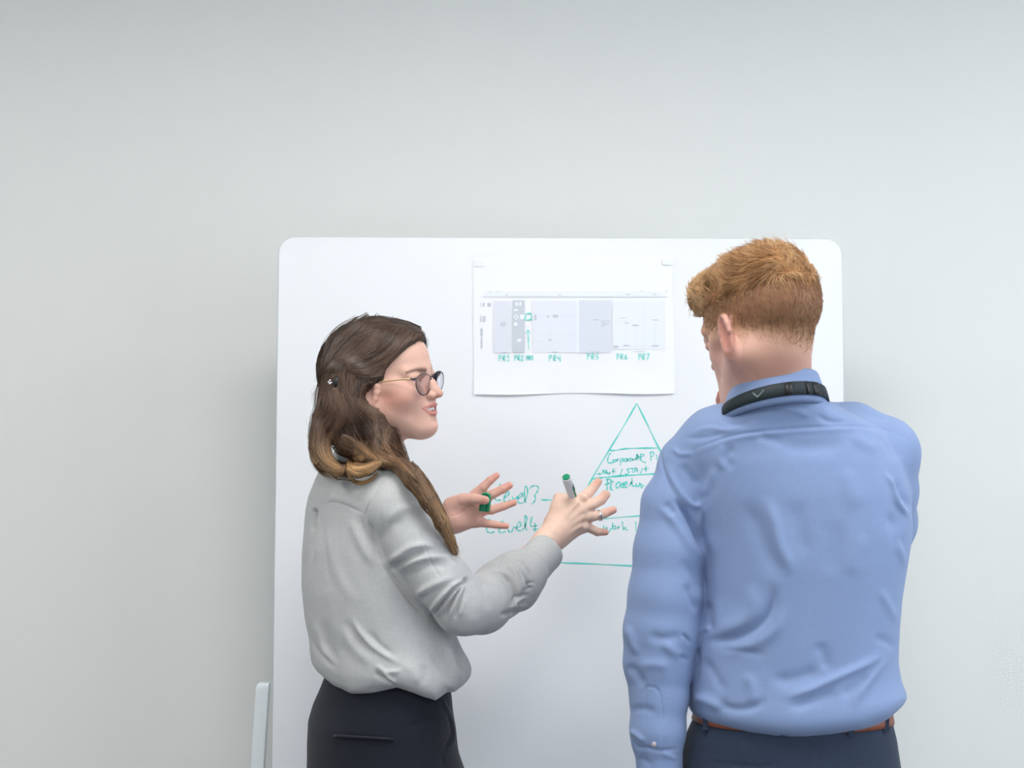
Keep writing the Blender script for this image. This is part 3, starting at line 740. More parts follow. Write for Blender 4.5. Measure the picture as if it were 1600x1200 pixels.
S.cone(P(560, 744, 2.62), P(618, 765, 2.50), .05, .046, .03)
def sleeve(rows, k=.012, k0=.02):
    p, r = PX(rows); S.pipe(p, r, k, k0=k0)
sleeve([(606, 776, 2.50, 42), (624, 797, 2.46, 45), (650, 850, 2.45, 44), (688, 905, 2.45, 43), (724, 946, 2.46, 44), (752, 944, 2.49, 44), (782, 921, 2.53, 43), (804, 906, 2.56, 42), (818, 896, 2.575, 38)], k0=.03)
S.cone(P(826, 890, 2.59), P(850, 865, 2.62), 31 * mpp(2.6), 29.5 * mpp(2.62), .002)
S.ell(P(812, 926, 2.57), (.026, .028, .030), None, .02)
# elbow folds get real volume
S.ops_n = len(S.ops)
sleeve([(566, 776, 2.70, 42), (560, 800, 2.75, 44), (580, 930, 2.80, 42), (640, 868, 2.785, 36), (676, 838, 2.76, 28)], k0=.03)
S.cone(P(848, 867, 2.615), P(872, 842, 2.655), 24.5 * mpp(2.62), 24.5 * mpp(2.65), .002, 's')           # open cuff
S.cone(P(672, 840, 2.765), P(700, 815, 2.74), 21 * mpp(2.75), 21 * mpp(2.75), .002, 's')
# cut the cuff end square to the forearm
ax = P(868, 848, 2.65) - P(838, 877, 2.605); ax /= np.linalg.norm(ax); ce = P(855.5, 860.5, 2.63)
def plane(p): return -((p - ce) @ ax) + 0 * p[:, 0]
def cutoff(p): return np.maximum(-((p - ce) @ ax), np.linalg.norm(p - ce, axis=1) - .09)
S.add(cutoff, ce - .09, ce + .09, .002, 's')
SB = S
c0 = P(452, 1102, 2.75); c1 = P(880, 690, 2.8)
V, F = surf(S, (c0[0], 2.34, c0[2]), (c1[0], 2.90, c1[2]), .0019)
N_ = normals(V, F)
z5 = lambda *a: [(440 + x / 3.478, 680 + y / 3.478) for x, y in a]
z6 = lambda *a: [(460 + x / 5, 960 + y / 5) for x, y in a]
folds = [
 (z5((620,228),(540,260),(490,350),(460,430),(470,520)), 1.6, -2.2), (z5((650,232),(700,262),(770,340),(815,430)), 1.4, -1.2), (z5((600,300),(560,370),(545,470)), 5, 1.5),
 (z5((95,325),(140,340),(180,385)), 1.6, -1.6), (z5((225,380),(270,365),(340,378),(455,428)), 1.7, -2.0), (z5((240,345),(330,352),(440,395)), 5, 1.6),
 (z5((186,395),(180,430),(178,470)), 3.4, -7), (z5((180,450),(172,560),(160,680)), 3.2, -4.5), (z5((205,430),(192,560),(185,700)), 4, 2.2), (z5((150,430),(150,560),(135,700)), 6, 1.5),
 (z5((470,440),(510,620),(545,700)), 4, -4), (z5((545,705),(620,790),(700,895),(790,985)), 3.5, -5.5), (z5((490,470),(500,560),(520,640)), 7, -2.5),
 (z5((548,705),(640,650),(700,610),(760,597),(850,600)), 5.5, 4.2), (z5((575,745),(660,690),(740,650),(800,640)), 4.5, -3.2), (z5((625,745),(700,690),(790,665),(930,665)), 5, 3.6),
 (z5((650,790),(720,740),(800,705),(930,720)), 6, -2.4), (z5((700,885),(760,850),(850,800),(960,765)), 5.5, 3.4), (z5((730,905),(800,870),(880,820)), 4.5, -2.4),
 (z5((795,985),(840,910),(890,850),(930,812),(1000,782)), 3.2, 5.2), (z5((815,1000),(860,930),(905,870),(960,820),(1002,800)), 2.4, -5), (z5((835,1000),(880,930),(930,860),(985,812)), 2.6, 4),
 (z5((880,1010),(905,940),(945,870),(995,810)), 2.3, -4.6), (z5((905,1015),(930,950),(960,880),(998,812)), 2.6, 3.6), (z5((940,1010),(955,950),(975,890),(1003,815)), 2.4, -4), (z5((970,990),(985,930),(1000,880)), 4, 2.2),
 (z5((990,775),(1003,800),(1010,815)), 4, -6), (z5((1010,830),(1040,930),(1060,1010)), 8, -1.6),
 (z5((560,520),(620,420),(720,390),(800,440)), 8, 2.6), (z5((520,600),(580,500),(680,455)), 9, -2.2),
 (z5((1135,715),(1180,690),(1215,665)), 2.2, -4), (z5((1120,740),(1170,715),(1240,735),(1290,830),(1290,900)), 3, 3.2), (z5((1150,740),(1230,770),(1265,850),(1275,900)), 2.4, -3.6),
 (z5((1215,650),(1275,645),(1320,700),(1350,740),(1372,800)), 1.7, -3.2), (z5((1230,690),(1290,740),(1330,790)), 3.4, 2.6), (z5((1300,850),(1340,830),(1372,826)), 2.2, -2.2), (z5((1250,930),(1310,880),(1370,870)), 3, 2.4),
 (z5((1185,985),(1210,965),(1280,970)), 2.5, -3), (z5((1230,960),(1300,930),(1360,920)), 5, -2.5), (z5((1010,560),(1000,570)), 2, 0),
 (z5((735,450),(750,520),(790,640),(840,740),(900,810)), 1.3, -.9),
 (z5((360,410),(400,520),(450,620),(520,720)), 8, 2.4), (z5((410,430),(450,520),(500,620)), 6, -1.8), (z5((250,480),(270,640),(330,800),(420,930)), 9, 1.6), (z5((220,420),(240,600),(260,800)), 5, -1.2),
 (z6((65,60),(110,170),(180,285),(265,375),(330,420)), 4, -4), (z6((150,40),(200,190),(262,330),(300,360)), 5, 3.2), (z6((230,20),(250,160),(290,290),(350,380)), 7, -2.2),
 (z6((380,60),(430,200),(540,330),(640,400)), 9, 2.6), (z6((450,30),(500,110),(590,225),(700,310),(830,392)), 4.5, 4), (z6((560,120),(660,240),(790,340)), 6, -2.4), (z6((410,40),(470,170),(560,290)), 7, -2),
 (z6((615,425),(660,415),(720,450),(840,440)), 4, 3.2), (z6((620,440),(665,485),(730,520),(800,555)), 3.4, -4.2), (z6((700,440),(740,500),(800,550)), 3.5, 3.5), (z6((860,380),(940,470),(960,560)), 8, 2.0),
 (z6((1000,380),(1020,480),(990,560)), 7, -2), (z6((1060,300),(1130,400),(1200,500),(1230,560)), 4, -2.6), (z6((1140,110),(1190,230),(1250,400),(1320,540)), 5, 5.0), (z6((1220,120),(1260,250),(1290,400),(1325,500)), 5, -5.5),
 (z6((1270,200),(1320,330),(1360,400)), 7, 3), (z6((100,430),(200,540),(330,590),(480,590),(640,560)), 10, 2.0)]
V = fold(V, N_, folds, 1.35)
cuffs = [([(493.5, 793), (493, 800), (491, 812), (490, 830)], 2.6, -13), (z5((1160,700),(1200,672),(1250,665),(1330,720),(1372,800),(1395,830)), 1.5, -3.5), (z5((1135,720),(1190,690),(1235,700),(1300,790),(1320,880)), 3.2, 6), (z5((1170,760),(1235,790),(1270,860),(1275,940)), 2.6, -6), (z5((1250,700),(1310,760),(1350,830)), 2.4, 4),
 (z5((1100,760),(1160,790),(1210,860),(1230,960)), 5, 3), (z5((1060,780),(1100,860),(1130,960)), 6, -2.4), (z5((1240,900),(1310,870),(1370,880)), 3, -4.5), (z5((1210,940),(1290,925),(1360,930)), 3, 4), (z5((1180,985),(1240,965),(1330,955)), 2.4, -5),
 (z5((1310,815),(1350,800),(1385,800)), 2, -3), (z5((1330,590),(1390,650),(1440,740),(1470,760)), 3, .8)]
V = fold(V, N_, cuffs, 1.2)
tor = (proj(V)[0] < 720)
V = V + N_ * (.0010 * vnoise(V, 26, 2, 3) + .0022 * vnoise(V * np.array([1, 1, .45]), 20, 11, 2))[:, None]
V = relax(V, F, 1, .2)
blouse = meshobj('blouse', V, F, M_blouse, woman); tag(blouse, 'loose light grey long sleeved blouse with a back pleat')
print('blouse', len(F), time.time() - T00)
# collar
ring = []
for j, (dz, rr) in enumerate(((-.004, .068), (.012, .066), (.022, .063), (.022, .059), (.004, .059))):
    for i in range(40):
        a = 2 * math.pi * i / 40; cph = math.cos(a - (th + math.pi))     # 1 at the back of the neck
        c = P(577, 727, 2.61); ring.append(c + np.array([rr * math.cos(a) * 1.02, rr * math.sin(a) * 1.05, dz + .022 * (cph - 1) * .5 + .006]))
F = [(j * 40 + i, j * 40 + (i + 1) % 40, (j + 1) * 40 + (i + 1) % 40, (j + 1) * 40 + i) for j in range(4) for i in range(40)]
meshobj('collar', ring, F, M_blouse, blouse)

# --- trousers and shoes
S = Sdf()
L2 = Loft([(1050, 508, 700, 2.61, .15), (1080, 497, 706, 2.61, .158), (1105, 486, 708, 2.61, .165), (1130, 479, 712, 2.61, .17), (1170, 477, 716, 2.61, .175), (1200, 478, 724, 2.61, .178), (1240, 482, 728, 2.61, .175), (1290, 492, 722, 2.61, .165)], 2.61, th, .17)
addloft(S, L2, .02)
fw = np.array([math.cos(th), math.sin(th), 0]); rt = np.array([math.sin(th), -math.cos(th), 0]); hc = P(604, 1240, 2.61)
feet = []
for s in (1, -1):
    hip = hc + rt * s * .085; kn = np.array([hip[0], hip[1], .48]) + fw * .02 + rt * s * .01; an = np.array([hip[0], hip[1], .09]) - fw * .01 + rt * s * .015
    S.cone(hip, kn, .098, .068, .04); S.cone(kn, an, .066, .052, .02); feet.append(an)
c = P(604, 1200, 2.61)
Vt, Ft = surf(S, (c[0] - .24, 2.38, .8), (c[0] + .26, 2.84, P(0, 1045, 2.61)[2]), .0035)
V2, F2 = surf(S, (c[0] - .24, 2.38, .07), (c[0] + .26, 2.84, .815), .008)
V, F = joinmesh([(Vt, Ft), (V2, F2)]); N_ = normals(V, F)
V = fold(V, N_, [(z6((310,930),(450,945),(600,955),(780,968)), 1.5, -2.2), (z6((315,975),(450,990),(600,1005),(780,1010)), 1.5, 1.3), (z6((1150,640),(1200,760),(1250,880),(1245,990),(1180,1060)), 2.6, 4),
   (z6((1180,740),(1225,860),(1225,960),(1150,1080)), 2.2, -5), (z6((1155,1090),(1160,1160),(1180,1200)), 2, -2.5), (z6((850,900),(1000,840),(1150,800)), 5, -1.6), (z6((1000,1060),(1100,980),(1180,900)), 6, 1.6)])
trous = meshobj('trousers', V, F, M_navy, woman); tag(trous, 'dark navy high waisted trousers with a welt back pocket')
p = P(np.array([523, 540, 580, 615]), np.array([1147.5, 1148, 1150.5, 1152.5]), 2.6)
pts, hit, _ = march(S, np.linspace(523, 615, 14), np.linspace(1149.5, 1155, 14)); pts[:, 1] -= .0015
meshobj('pocket_welt', *tube(pts, .0045, 6, .5), M_navy, trous)
M_shoe = mat('black_leather', srgb(24, 24, 26), .35, vary=.05); M_sole = mat('sole_rubber', srgb(40, 38, 36), .7, vary=.05)
def shoe(an, fwd, par, L=.24, lab=None):
    S = Sdf(); a = np.array([an[0], an[1], 0]); f = np.asarray(fwd)
    S.cone(a - f * .035 + (0, 0, .045), a - f * .02 + (0, 0, .09), .036, .036, .02)
    S.pipe([a - f * .04 + (0, 0, .04), a + f * .04 + (0, 0, .045), a + f * (L - .11) + (0, 0, .033)], [.036, .038, .030], .02)
    S.add(lambda p: .012 - p[:, 2], a - .3, a + .3, .004, 'i')
    V, F = surf(S, a + (-.2, -.2, 0), a + (.2, .2, .15), .006)
    sh = meshobj('shoe', V, F, M_shoe, par)
    S = Sdf(); S.pipe([a - f * .04 + (0, 0, .007), a + f * .04 + (0, 0, .007), a + f * (L - .11) + (0, 0, .007)], [.039, .040, .033], .02)
    S.add(lambda p: np.maximum(p[:, 2] - .014, -p[:, 2] + .0005), a - .3, a + .3, .002, 'i')
    V, F = surf(S, a + (-.2, -.2, -.01), a + (.2, .2, .03), .005); V[:, 2] = np.maximum(V[:, 2], 0)
    meshobj('sole', V, F, M_sole, sh)
for an in feet: shoe(an, fw, woman)

# --- hair: base volume then strands
HS = Sdf(); u = wf.u
def HE(c, r, k=10, mode='u'): HS.ell(wf.w(*c), np.array(r) * u, wf.R, k * u, mode)
HE((-14, 0, 30), (92, 73, 74), 0); HE((26, 0, 44), (56, 60, 50), 16); HE((-50, 0, 5), (52, 62, 70), 20)
def hp(rows, k=10):
    p, r = PX(rows); HS.pipe(p, r, k * u)
hp([(548, 590, 2.55, 42), (546, 640, 2.545, 42), (548, 680, 2.545, 34)])
hp([(590, 595, 2.54, 22), (584, 640, 2.53, 22), (592, 672, 2.53, 22), (601, 700, 2.49, 16), (622, 722, 2.455, 13), (645, 748, 2.405, 13), (670, 785, 2.395, 10), (690, 818, 2.40, 8), (704, 846, 2.42, 5.5), (710, 862, 2.43, 2.5)])
hp([(520, 600, 2.56, 18), (512, 640, 2.55, 17), (502, 672, 2.54, 15), (501, 700, 2.53, 13), (512, 722, 2.51, 11), (530, 738, 2.48, 9), (548, 742, 2.465, 8)], 5)
hp([(534, 688, 2.54, 5), (555, 700, 2.53, 10), (580, 718, 2.49, 13), (600, 722, 2.46, 11)], 5)
hp([(546, 735, 2.455, 7), (560, 738, 2.45, 7), (575, 734, 2.445, 7), (592, 724, 2.45, 7)], 4)
hp([(560, 590, 2.69, 36), (560, 650, 2.71, 34), (570, 710, 2.71, 26), (590, 760, 2.72, 14)])
HE((-70, 0, -40), (34, 52, 50), 16)
poly = np.array([(80, 106), (75, 88), (67, 69), (48, 44), (30, 24), (29, 11), (13, 1.5), (3, -4), (-1, -12), (5, -21), (27, -44), (28, -58), (36, -76), (38, -98), (42, -130), (200, -130), (200, 106)], float)
def facecut(p):
    L = wf.l(p); x = L[:, 0] + .0 * L[:, 1]; z = L[:, 2]
    # shift with the side so that the cut follows the round head
    pass
    d = np.full(len(p), 1e9); ins = np.zeros(len(p), bool); n = len(poly)
    for i in range(n):
        a = poly[i]; b = poly[(i + 1) % n]; ba = b - a
        t = np.clip(((x - a[0]) * ba[0] + (z - a[1]) * ba[1]) / (ba @ ba), 0, 1)
        d = np.minimum(d, np.hypot(x - a[0] - t * ba[0], z - a[1] - t * ba[1]))
        c = ((a[1] > z) != (b[1] > z)) & (x < ba[0] * (z - a[1]) / (ba[1] + 1e-12) + a[0]); ins ^= c
    lim = np.maximum(0, -(z + 86)) * 2                                  # below the jaw the hair is free again
    return (np.where(ins, -d, d) + lim) * wf.u
HS.add(facecut, wf.o - .16, wf.o + .18, 5 * u, 's')
lo = wf.o + np.array([-.16, -.26, -.33]); hi = wf.o + np.array([.14, .17, .14])
V, F = surf(HS, lo, hi, .0022)
N_ = normals(V, F); V = V - N_ * .0028 + N_ * (.0016 * vnoise(V * np.array([1, 1, .35]), 60, 4, 3))[:, None]
_hx, _hy = proj(V); _hy = _hy - .9 * np.maximum(0, _hx - 600); hbc = lerpc(np.tile(srgb(40, 30, 26), (len(V), 1)), np.array(srgb(92, 68, 50)), .9 * sstep(640, 770, _hy)); hb_o = meshobj('hair', V, F, M_hairbase, woman, True, hbc); tag(hb_o, 'long wavy brown hair with golden ends')
print('hair base', len(F), time.time() - T00)
z1 = lambda *a: [(460 + x / 5.3333, 480 + y / 5.3333) for x, y in a]
zc5 = lambda *a: [(480 + x / 7.06, 600 + y / 7.06) for x, y in a]
guides = [  # path, half width px, strand count, lightness, push
 (z1((1050,200),(980,330),(860,440),(720,520),(600,560),(470,540)), 9, 90, .42, 2), (z1((1040,240),(960,370),(840,470),(740,540),(620,570),(480,548)), 5, 60, .62, 4),
 (z1((1000,150),(900,300),(760,420),(600,500),(450,520),(340,560)), 14, 110, .3, 1), (z1((900,120),(800,280),(650,400),(480,470),(330,560)), 16, 120, .25, 1),
 (z1((760,100),(660,240),(500,370),(380,460),(310,560)), 16, 120, .25, 1), (z1((640,100),(520,200),(400,330),(300,450),(260,570)), 14, 110, .22, 1),
 (z1((540,110),(420,190),(330,290),(270,400),(240,540)), 9, 90, .25, .5), (z1((1050,190),(900,150),(700,105),(560,110)), 6, 60, .25, .5),
 (z1((960,240),(840,380),(700,470),(560,520),(430,520)), 8, 60, .5, 3), (z1((700,200),(620,330),(500,430),(400,480)), 8, 60, .4, 2),
 (z1((1020,300),(940,400),(850,480),(790,540),(770,620)), 5, 60, .35, 1.5), (z1((480,470),(600,560),(700,540)), 4, 30, .1, 3),
 (z1((790,560),(760,640),(690,690),(640,720),(600,780)), 7, 80, .3, 2), (z1((780,590),(720,650),(640,690),(600,640),(520,620)), 8, 70, .2, 1),
 (z1((520,560),(620,600),(700,640)), 10, 70, .12, 0), (z1((330,560),(345,700),(420,830),(470,960)), 9, 170, .42, 1), (z1((390,540),(400,680),(470,800),(520,960)), 8, 140, .45, 2), (z1((460,560),(470,700),(540,820),(600,960)), 8, 130, .4, 2),
 (z1((440,560),(430,700),(470,850),(560,930)), 12, 110, .08, 0), (z1((560,620),(540,760),(600,880),(700,950)), 12, 110, .15, 1),
 (z1((640,700),(600,800),(640,900),(760,950),(800,1060)), 9, 110, .5, 3), (z1((620,720),(640,830),(740,900),(800,980),(790,1080)), 6, 80, .55, 5), (z1((600,640),(570,760),(620,860),(720,930),(760,1010),(770,1120)), 9, 100, .35, 3),
 (z1((520,700),(520,820),(580,930),(650,1050),(720,1150)), 12, 120, .22, 1), (z1((420,700),(460,850),(500,980),(560,1100),(660,1180)), 12, 120, .12, 0),
 (z1((260,560),(230,700),(220,820),(180,930),(150,1080),(160,1200)), 7, 110, .35, 1), (z1((300,620),(290,760),(250,900),(190,1000),(170,1120)), 10, 130, .42, 2),
 (z1((330,680),(380,800),(400,900),(340,1000),(300,1080),(290,1160)), 5, 90, .85, 6), (z1((310,700),(330,830),(290,930),(230,1040),(220,1160)), 8, 110, .6, 4), (z1((380,720),(410,850),(380,960),(330,1060)), 5, 60, .7, 6),
 (zc5((60,560),(55,700),(90,850),(160,960),(260,1010),(360,995)), 4.5, 110, .4, 1.5), (zc5((110,480),(95,640),(120,790),(200,890),(300,940),(400,950)), 7, 140, .62, 3), (zc5((180,520),(150,650),(180,780),(260,870),(360,930)), 6, 110, .75, 3),
 (zc5((230,560),(215,680),(240,790),(310,880)), 5, 80, .7, 3), (zc5((380,590),(480,620),(600,690),(720,790),(850,860),(1000,900)), 4.5, 110, .5, 3), (zc5((400,570),(520,640),(640,740),(780,830)), 2.5, 50, .8, 4),
 (zc5((360,640),(450,690),(560,720),(660,790),(800,850)), 8, 90, .4, 2), (zc5((560,710),(500,800),(440,880),(400,960)), 5, 80, .6, 3), (zc5((280,850),(380,860),(480,810),(540,760)), 3.5, 50, .3, 2),
 (zc5((620,820),(540,830),(480,890),(520,930),(640,930),(760,880),(840,860)), 5, 110, .95, 4), (zc5((450,940),(520,1000),(640,1000),(740,930),(820,880)), 3, 80, 1.0, 4), (zc5((440,970),(500,1060),(600,1095),(700,1060),(770,990)), 2.2, 60, .9, 3),
 (zc5((700,620),(740,760),(860,850),(1000,920),(1130,1020)), 8, 120, .4, 3), (zc5((880,500),(870,640),(930,780),(1040,880),(1140,980),(1271,1110)), 5, 120, .62, 5), (zc5((960,560),(980,700),(1040,800),(1090,900)), 7, 100, .35, 2),
 (zc5((640,520),(700,640),(800,760),(950,870)), 9, 110, .3, 1), (zc5((760,420),(860,400),(920,480),(880,600),(890,700)), 4, 70, .75, 6), (zc5((560,200),(640,300),(760,400),(760,480),(640,550)), 5, 60, .5, 5),
 ([(640,725),(660,752),(680,790),(694,822),(706,850),(712,864)], 6.5, 170, .40, 2), ([(648,728),(668,760),(688,798),(703,832),(712,858)], 4, 90, .62, 2), ([(634,724),(655,762),(676,800),(692,832),(708,862)], 4, 90, .3, 1),
 ([(596,694),(612,712),(628,727),(648,744)], 9, 150, .32, 1), ([(604,700),(622,722),(640,748),(660,780)], 8, 130, .4, 1),
 ([(592,660),(604,690),(620,712),(636,730)], 9, 90, .3, 1), ([(612,662),(622,690),(632,714),(642,736)], 5, 60, .3, 1),
]
Pp = []; Rr = []; Cc = []
HB = Sdf(); HB.ops = list(HS.ops); HB.add(lambda p: SB.eval(p) - .0025, SB.ops[0][1] - .3, SB.ops[0][2] + .4, .0)
dark = np.array(srgb(42, 31, 26)); midb = np.array(srgb(112, 87, 71)); gold = np.array(srgb(206, 162, 112))
K = 16
def hair_color(tl, py):
    """tl strand lightness 0..1 (S,1); golden tint grows towards the ends"""
    e = sstep(660, 775, py)
    c = lerpc(np.broadcast_to(dark, (*tl.shape, 3)), midb, np.clip(tl * 1.5, 0, 1))
    return lerpc(c, gold, np.clip(e * (tl * 1.15), 0, 1))
for path, hwp, cnt, light, push in guides:
    q = crom(path, 8); idx = np.linspace(0, len(q) - 1, K); q = np.stack([np.interp(idx, np.arange(len(q)), q[:, a]) for a in (0, 1)], 1)
    t = np.gradient(q, axis=0); t /= np.linalg.norm(t, axis=1)[:, None]; nn = np.stack([-t[:, 1], t[:, 0]], 1)
    cnt = int(cnt * 1.25)
    off = rng.normal(0, .5, cnt) * hwp; off = np.clip(off, -hwp * 1.3, hwp * 1.3)
    ph = rng.uniform(0, 6.28, cnt); am = rng.uniform(.2, 1.4, cnt); s = np.linspace(0, 1, K)
    o = off[:, None] * (1 - .25 * np.cos(s * 6.28 + ph[:, None] * .2)) + am[:, None] * np.sin(s * rng.uniform(3, 9, (cnt, 1)) + ph[:, None])
    x = q[None, :, 0] + nn[None, :, 0] * o; y = q[None, :, 1] + nn[None, :, 1] * o
    sh = rng.uniform(-.06, .06, (cnt, 1)); y = y + sh * 30 * t[None, :, 1]; x = x + sh * 30 * t[None, :, 0]
    p, hit, best = march(HB, x.ravel(), y.ravel(), 2.25)
    p = p.reshape(cnt, K, 3)
    cl, ch_, cb = march(HB, q[:, 0], q[:, 1], 2.25); cdp = cl[:, 1]; okc = cb < .012; cdp = np.interp(np.arange(K), np.where(okc)[0], cdp[okc])
    ker = np.array([.25, .5, .25])
    dep = np.clip(p[..., 1], cdp[None] - .03, cdp[None] + .022); bad = (best.reshape(cnt, K) > .012)
    for i in range(cnt):
        if bad[i].any() and (~bad[i]).sum() > 1: dep[i] = np.interp(np.arange(K), np.where(~bad[i])[0], dep[i][~bad[i]])
        raw = dep[i].copy()
        for _ in range(2): dep[i, 1:-1] = .25 * dep[i, :-2] + .5 * dep[i, 1:-1] + .25 * dep[i, 2:]
        dep[i] = np.minimum(dep[i], raw + .0004)
    dep = dep - (.0006 + .0009 * rng.uniform(0, 1, (cnt, 1)) * (1 + push) * .6 * (1 - (off[:, None] / (hwp * 1.4)) ** 2))
    p = P(x, y, dep)
    Pp.append(p); r = .00042 * (1 - .75 * sstep(.75, 1, s))[None] * rng.uniform(.7, 1.3, (cnt, 1)); Rr.append(np.broadcast_to(r, (cnt, K)))
    tl = np.clip(light + rng.normal(0, .24, (cnt, 1)), 0, 1.2) * np.ones((1, K))
    Cc.append(hair_color(tl, y - .9 * np.maximum(0, x - 600)))
# free flow strands over the whole volume (also the far side)
m = 3200
Nn = normals(V, F); sel = rng.choice(len(V), m, replace=False); p = V[sel].copy(); tr = [p.copy()]
def gradient(S, p, e=.002):
    g = np.stack([S.eval(p + np.eye(3)[a] * e) - S.eval(p - np.eye(3)[a] * e) for a in range(3)], 1)
    return g / (np.linalg.norm(g, axis=1)[:, None] + 1e-9)
for k in range(K - 1):
    g = gradient(HS, p); L = wf.l(p)
    top = sstep(-10, 60, L[:, 2])[:, None]
    d = (-wf.R[0] * .9 * top + np.array([0, 0, -1.0]) * (1 - .35 * top)) + .18 * np.stack([vnoise(p, 30, 7 + a, 1) for a in range(3)], 1)
    d -= g * (d * g).sum(1)[:, None]; d /= np.linalg.norm(d, axis=1)[:, None] + 1e-9
    p = p + d * .0055; e = HS.eval(p); p = p - g * np.clip(e, -.004, .004)[:, None] * .9
    tr.append(p.copy())
tr = np.stack(tr, 1); g = gradient(HS, tr.reshape(-1, 3)).reshape(tr.shape); tr = tr + g * (.0004 + .0012 * rng.uniform(0, 1, (m, 1, 1)))
Pp.append(tr); s = np.linspace(0, 1, K); Rr.append(.0004 * np.sin(np.pi * (.08 + .9 * s))[None] * np.ones((m, 1)))
_, yy = proj(tr.reshape(-1, 3)); Cc.append(hair_color(np.clip(rng.normal(.25, .16, (m, 1)), 0, 1) * np.ones((1, K)), (yy - .9 * np.maximum(0, _ - 600)).reshape(m, K)))
# fly-aways near the outline
fa = []
for x0, y0, dx, dy, n in ((505, 560, -8, 30, 26), (500, 600, -10, 45, 30), (496, 640, -8, 40, 24), (655, 520, 5, 7, 8), (640, 735, 12, 20, 14), (708, 850, 8, 22, 20)):
    for _ in range(n):
        s = np.linspace(0, 1, K); a = rng.uniform(-5, 5, 2); bend = rng.normal(0, 4)
        x = x0 + a[0] + dx * s * rng.uniform(.3, 1.2) + bend * np.sin(s * 3); y = y0 + a[1] + dy * s * rng.uniform(.4, 1.2)
        q0, h0, b0 = march(HS, [x0 + (4 if x0 < 600 else -4)], [y0]); fa.append(P(x, y, q0[0, 1] - .001 + .002 * s))
fa = np.array(fa); Pp.append(fa); Rr.append(np.full((len(fa), K), .00016)); Cc.append(hair_color(np.full((len(fa), K), .55), proj(fa.reshape(-1, 3))[1].reshape(len(fa), K)))
o = strandmesh('hair_strands', np.concatenate(Pp), np.concatenate(Rr), np.concatenate(Cc), M_hair, hb_o); tag(o, 'wavy strands, dark at the roots and golden at the ends', kind='stuff')
# hair clip
cp, _, _ = march(HS, [519.5], [596]); cp = cp[0] + (0, -.004, 0)
clip = empty('hair_clip', tuple(cp), 'small dark hair clip with pale beads holding back the hair of the woman', 'hair clip')
meshobj('clip_bar', *tube([cp + (.011, .003, .010), cp + (.006, -.001, .0), cp + (.008, .001, -.014)], [.004, .006, .004], 8), M_black, clip)
for dx, dy in ((-3, -1), (-5, 1.5), (-1, 2.5), (-3, 4)):
    q = cp + np.array([dx, 0, -dy]) * mpp(2.55) + (0, -.003, 0)
    S = Sdf(); S.ell(q, (.0022, .0022, .0022)); v, f = surf(S, q - .003, q + .003, .0008); meshobj('bead', v, f, M_silver, clip)

# --- glasses
gl = empty('eyeglasses', tuple(wf.w(80, 0, 6)), 'thin dark framed eyeglasses with gold temples on the face of the woman', 'glasses')
def lens_outline(s, n=36):
    out = []
    for i in range(n):
        a = 2 * math.pi * i / n; y = 22.5 * math.cos(a); z = 17 * math.sin(a)
        z *= 1.0 if z > 0 else 1.12
        y *= (1.0 + .08 * (z / 17)); y = np.sign(y) * min(abs(y), 22.5)
        if z > 0: z = 13.5 * (abs(math.sin(a)) ** .75)
        x = 83.6 - .09 * (y + 22) + z * .03
        out.append(wf.w(x, s * 27 + y * s, z + 2.5))
    return out
for s in (-1, 1):
    ol = lens_outline(s); meshobj('rim', *tube(ol + ol[:2], .0011, 6), M_frame, gl)
    c = np.mean(ol, 0); V = [c] + ol; n = len(ol)
    le = meshobj('lens', V, [(0, 1 + i, 1 + (i + 1) % n) for i in range(n)], M_glass, gl); sm = le.modifiers.new('t', 'SOLIDIFY'); sm.thickness = .0008; sm.offset = 0
    hinge = wf.w(76, s * 50, 10)
    t = meshobj('temple', *tube([hinge, wf.w(68, s * 55, 11), wf.w(40, s * 62, 9), wf.w(6, s * 68, 7), wf.w(-10, s * 68, -2)], .00085, 6, 1.6), M_gold, gl); tag(t, 'thin gold temple')
    meshobj('hinge', *tube([wf.w(78.5, s * 47, 11), hinge, wf.w(72, s * 52.5, 11)], .0016, 6), M_frame, gl)
meshobj('bridge', *tube([wf.w(83, -6, 9.5), wf.w(86.4, 0, 12), wf.w(83, 6, 9.5)], .0012, 6), M_frame, gl)

# --- pen, cap, ring
A0 = P(884.6, 745.5, 2.618); dirv = P(896, 777, 2.660) - A0; dirv /= np.linalg.norm(dirv)
mk = empty('marker_pen', tuple(A0), 'white whiteboard marker with a green end held upright in the right hand of the woman', 'marker pen')
def lathe(o, d, prof, seg=28):
    d = np.asarray(d); r = np.cross(d, (0, 1, .2)); r /= np.linalg.norm(r); w = np.cross(d, r); V = []
    for t, rad in prof:
        for k in range(seg): a = 2 * math.pi * k / seg; V.append(o + d * t + rad * (math.cos(a) * r + math.sin(a) * w))
    n = len(prof); F = [(i * seg + k, i * seg + (k + 1) % seg, (i + 1) * seg + (k + 1) % seg, (i + 1) * seg + k) for i in range(n - 1) for k in range(seg)]
    F += [tuple(range(seg - 1, -1, -1)), tuple((n - 1) * seg + k for k in range(seg))]; return V, F
RB = 7.4 * mpp(2.63)
meshobj('barrel', *lathe(A0, dirv, [(.0010, RB * .86), (.0, RB * .93), (.0012, RB), (.095, RB), (.1, RB * .7), (.104, RB * .7)]), M_white, mk)
o = meshobj('end_plug', *lathe(A0 - dirv * .0012, dirv, [(0, RB * .7), (.0002, RB * .80), (.003, RB * .80)]), M_green, mk); tag(o, 'green end plug')
o = meshobj('tip', *lathe(A0 + dirv * .104, dirv, [(0, RB * .5), (.008, RB * .4), (.012, RB * .25)]), M_green, mk)
rr = np.cross(dirv, (0, 1, 0)); rr /= np.linalg.norm(rr); vv = np.cross(rr, dirv)
if vv[1] > 0: vv = -vv
if rr[0] < 0: rr = -rr
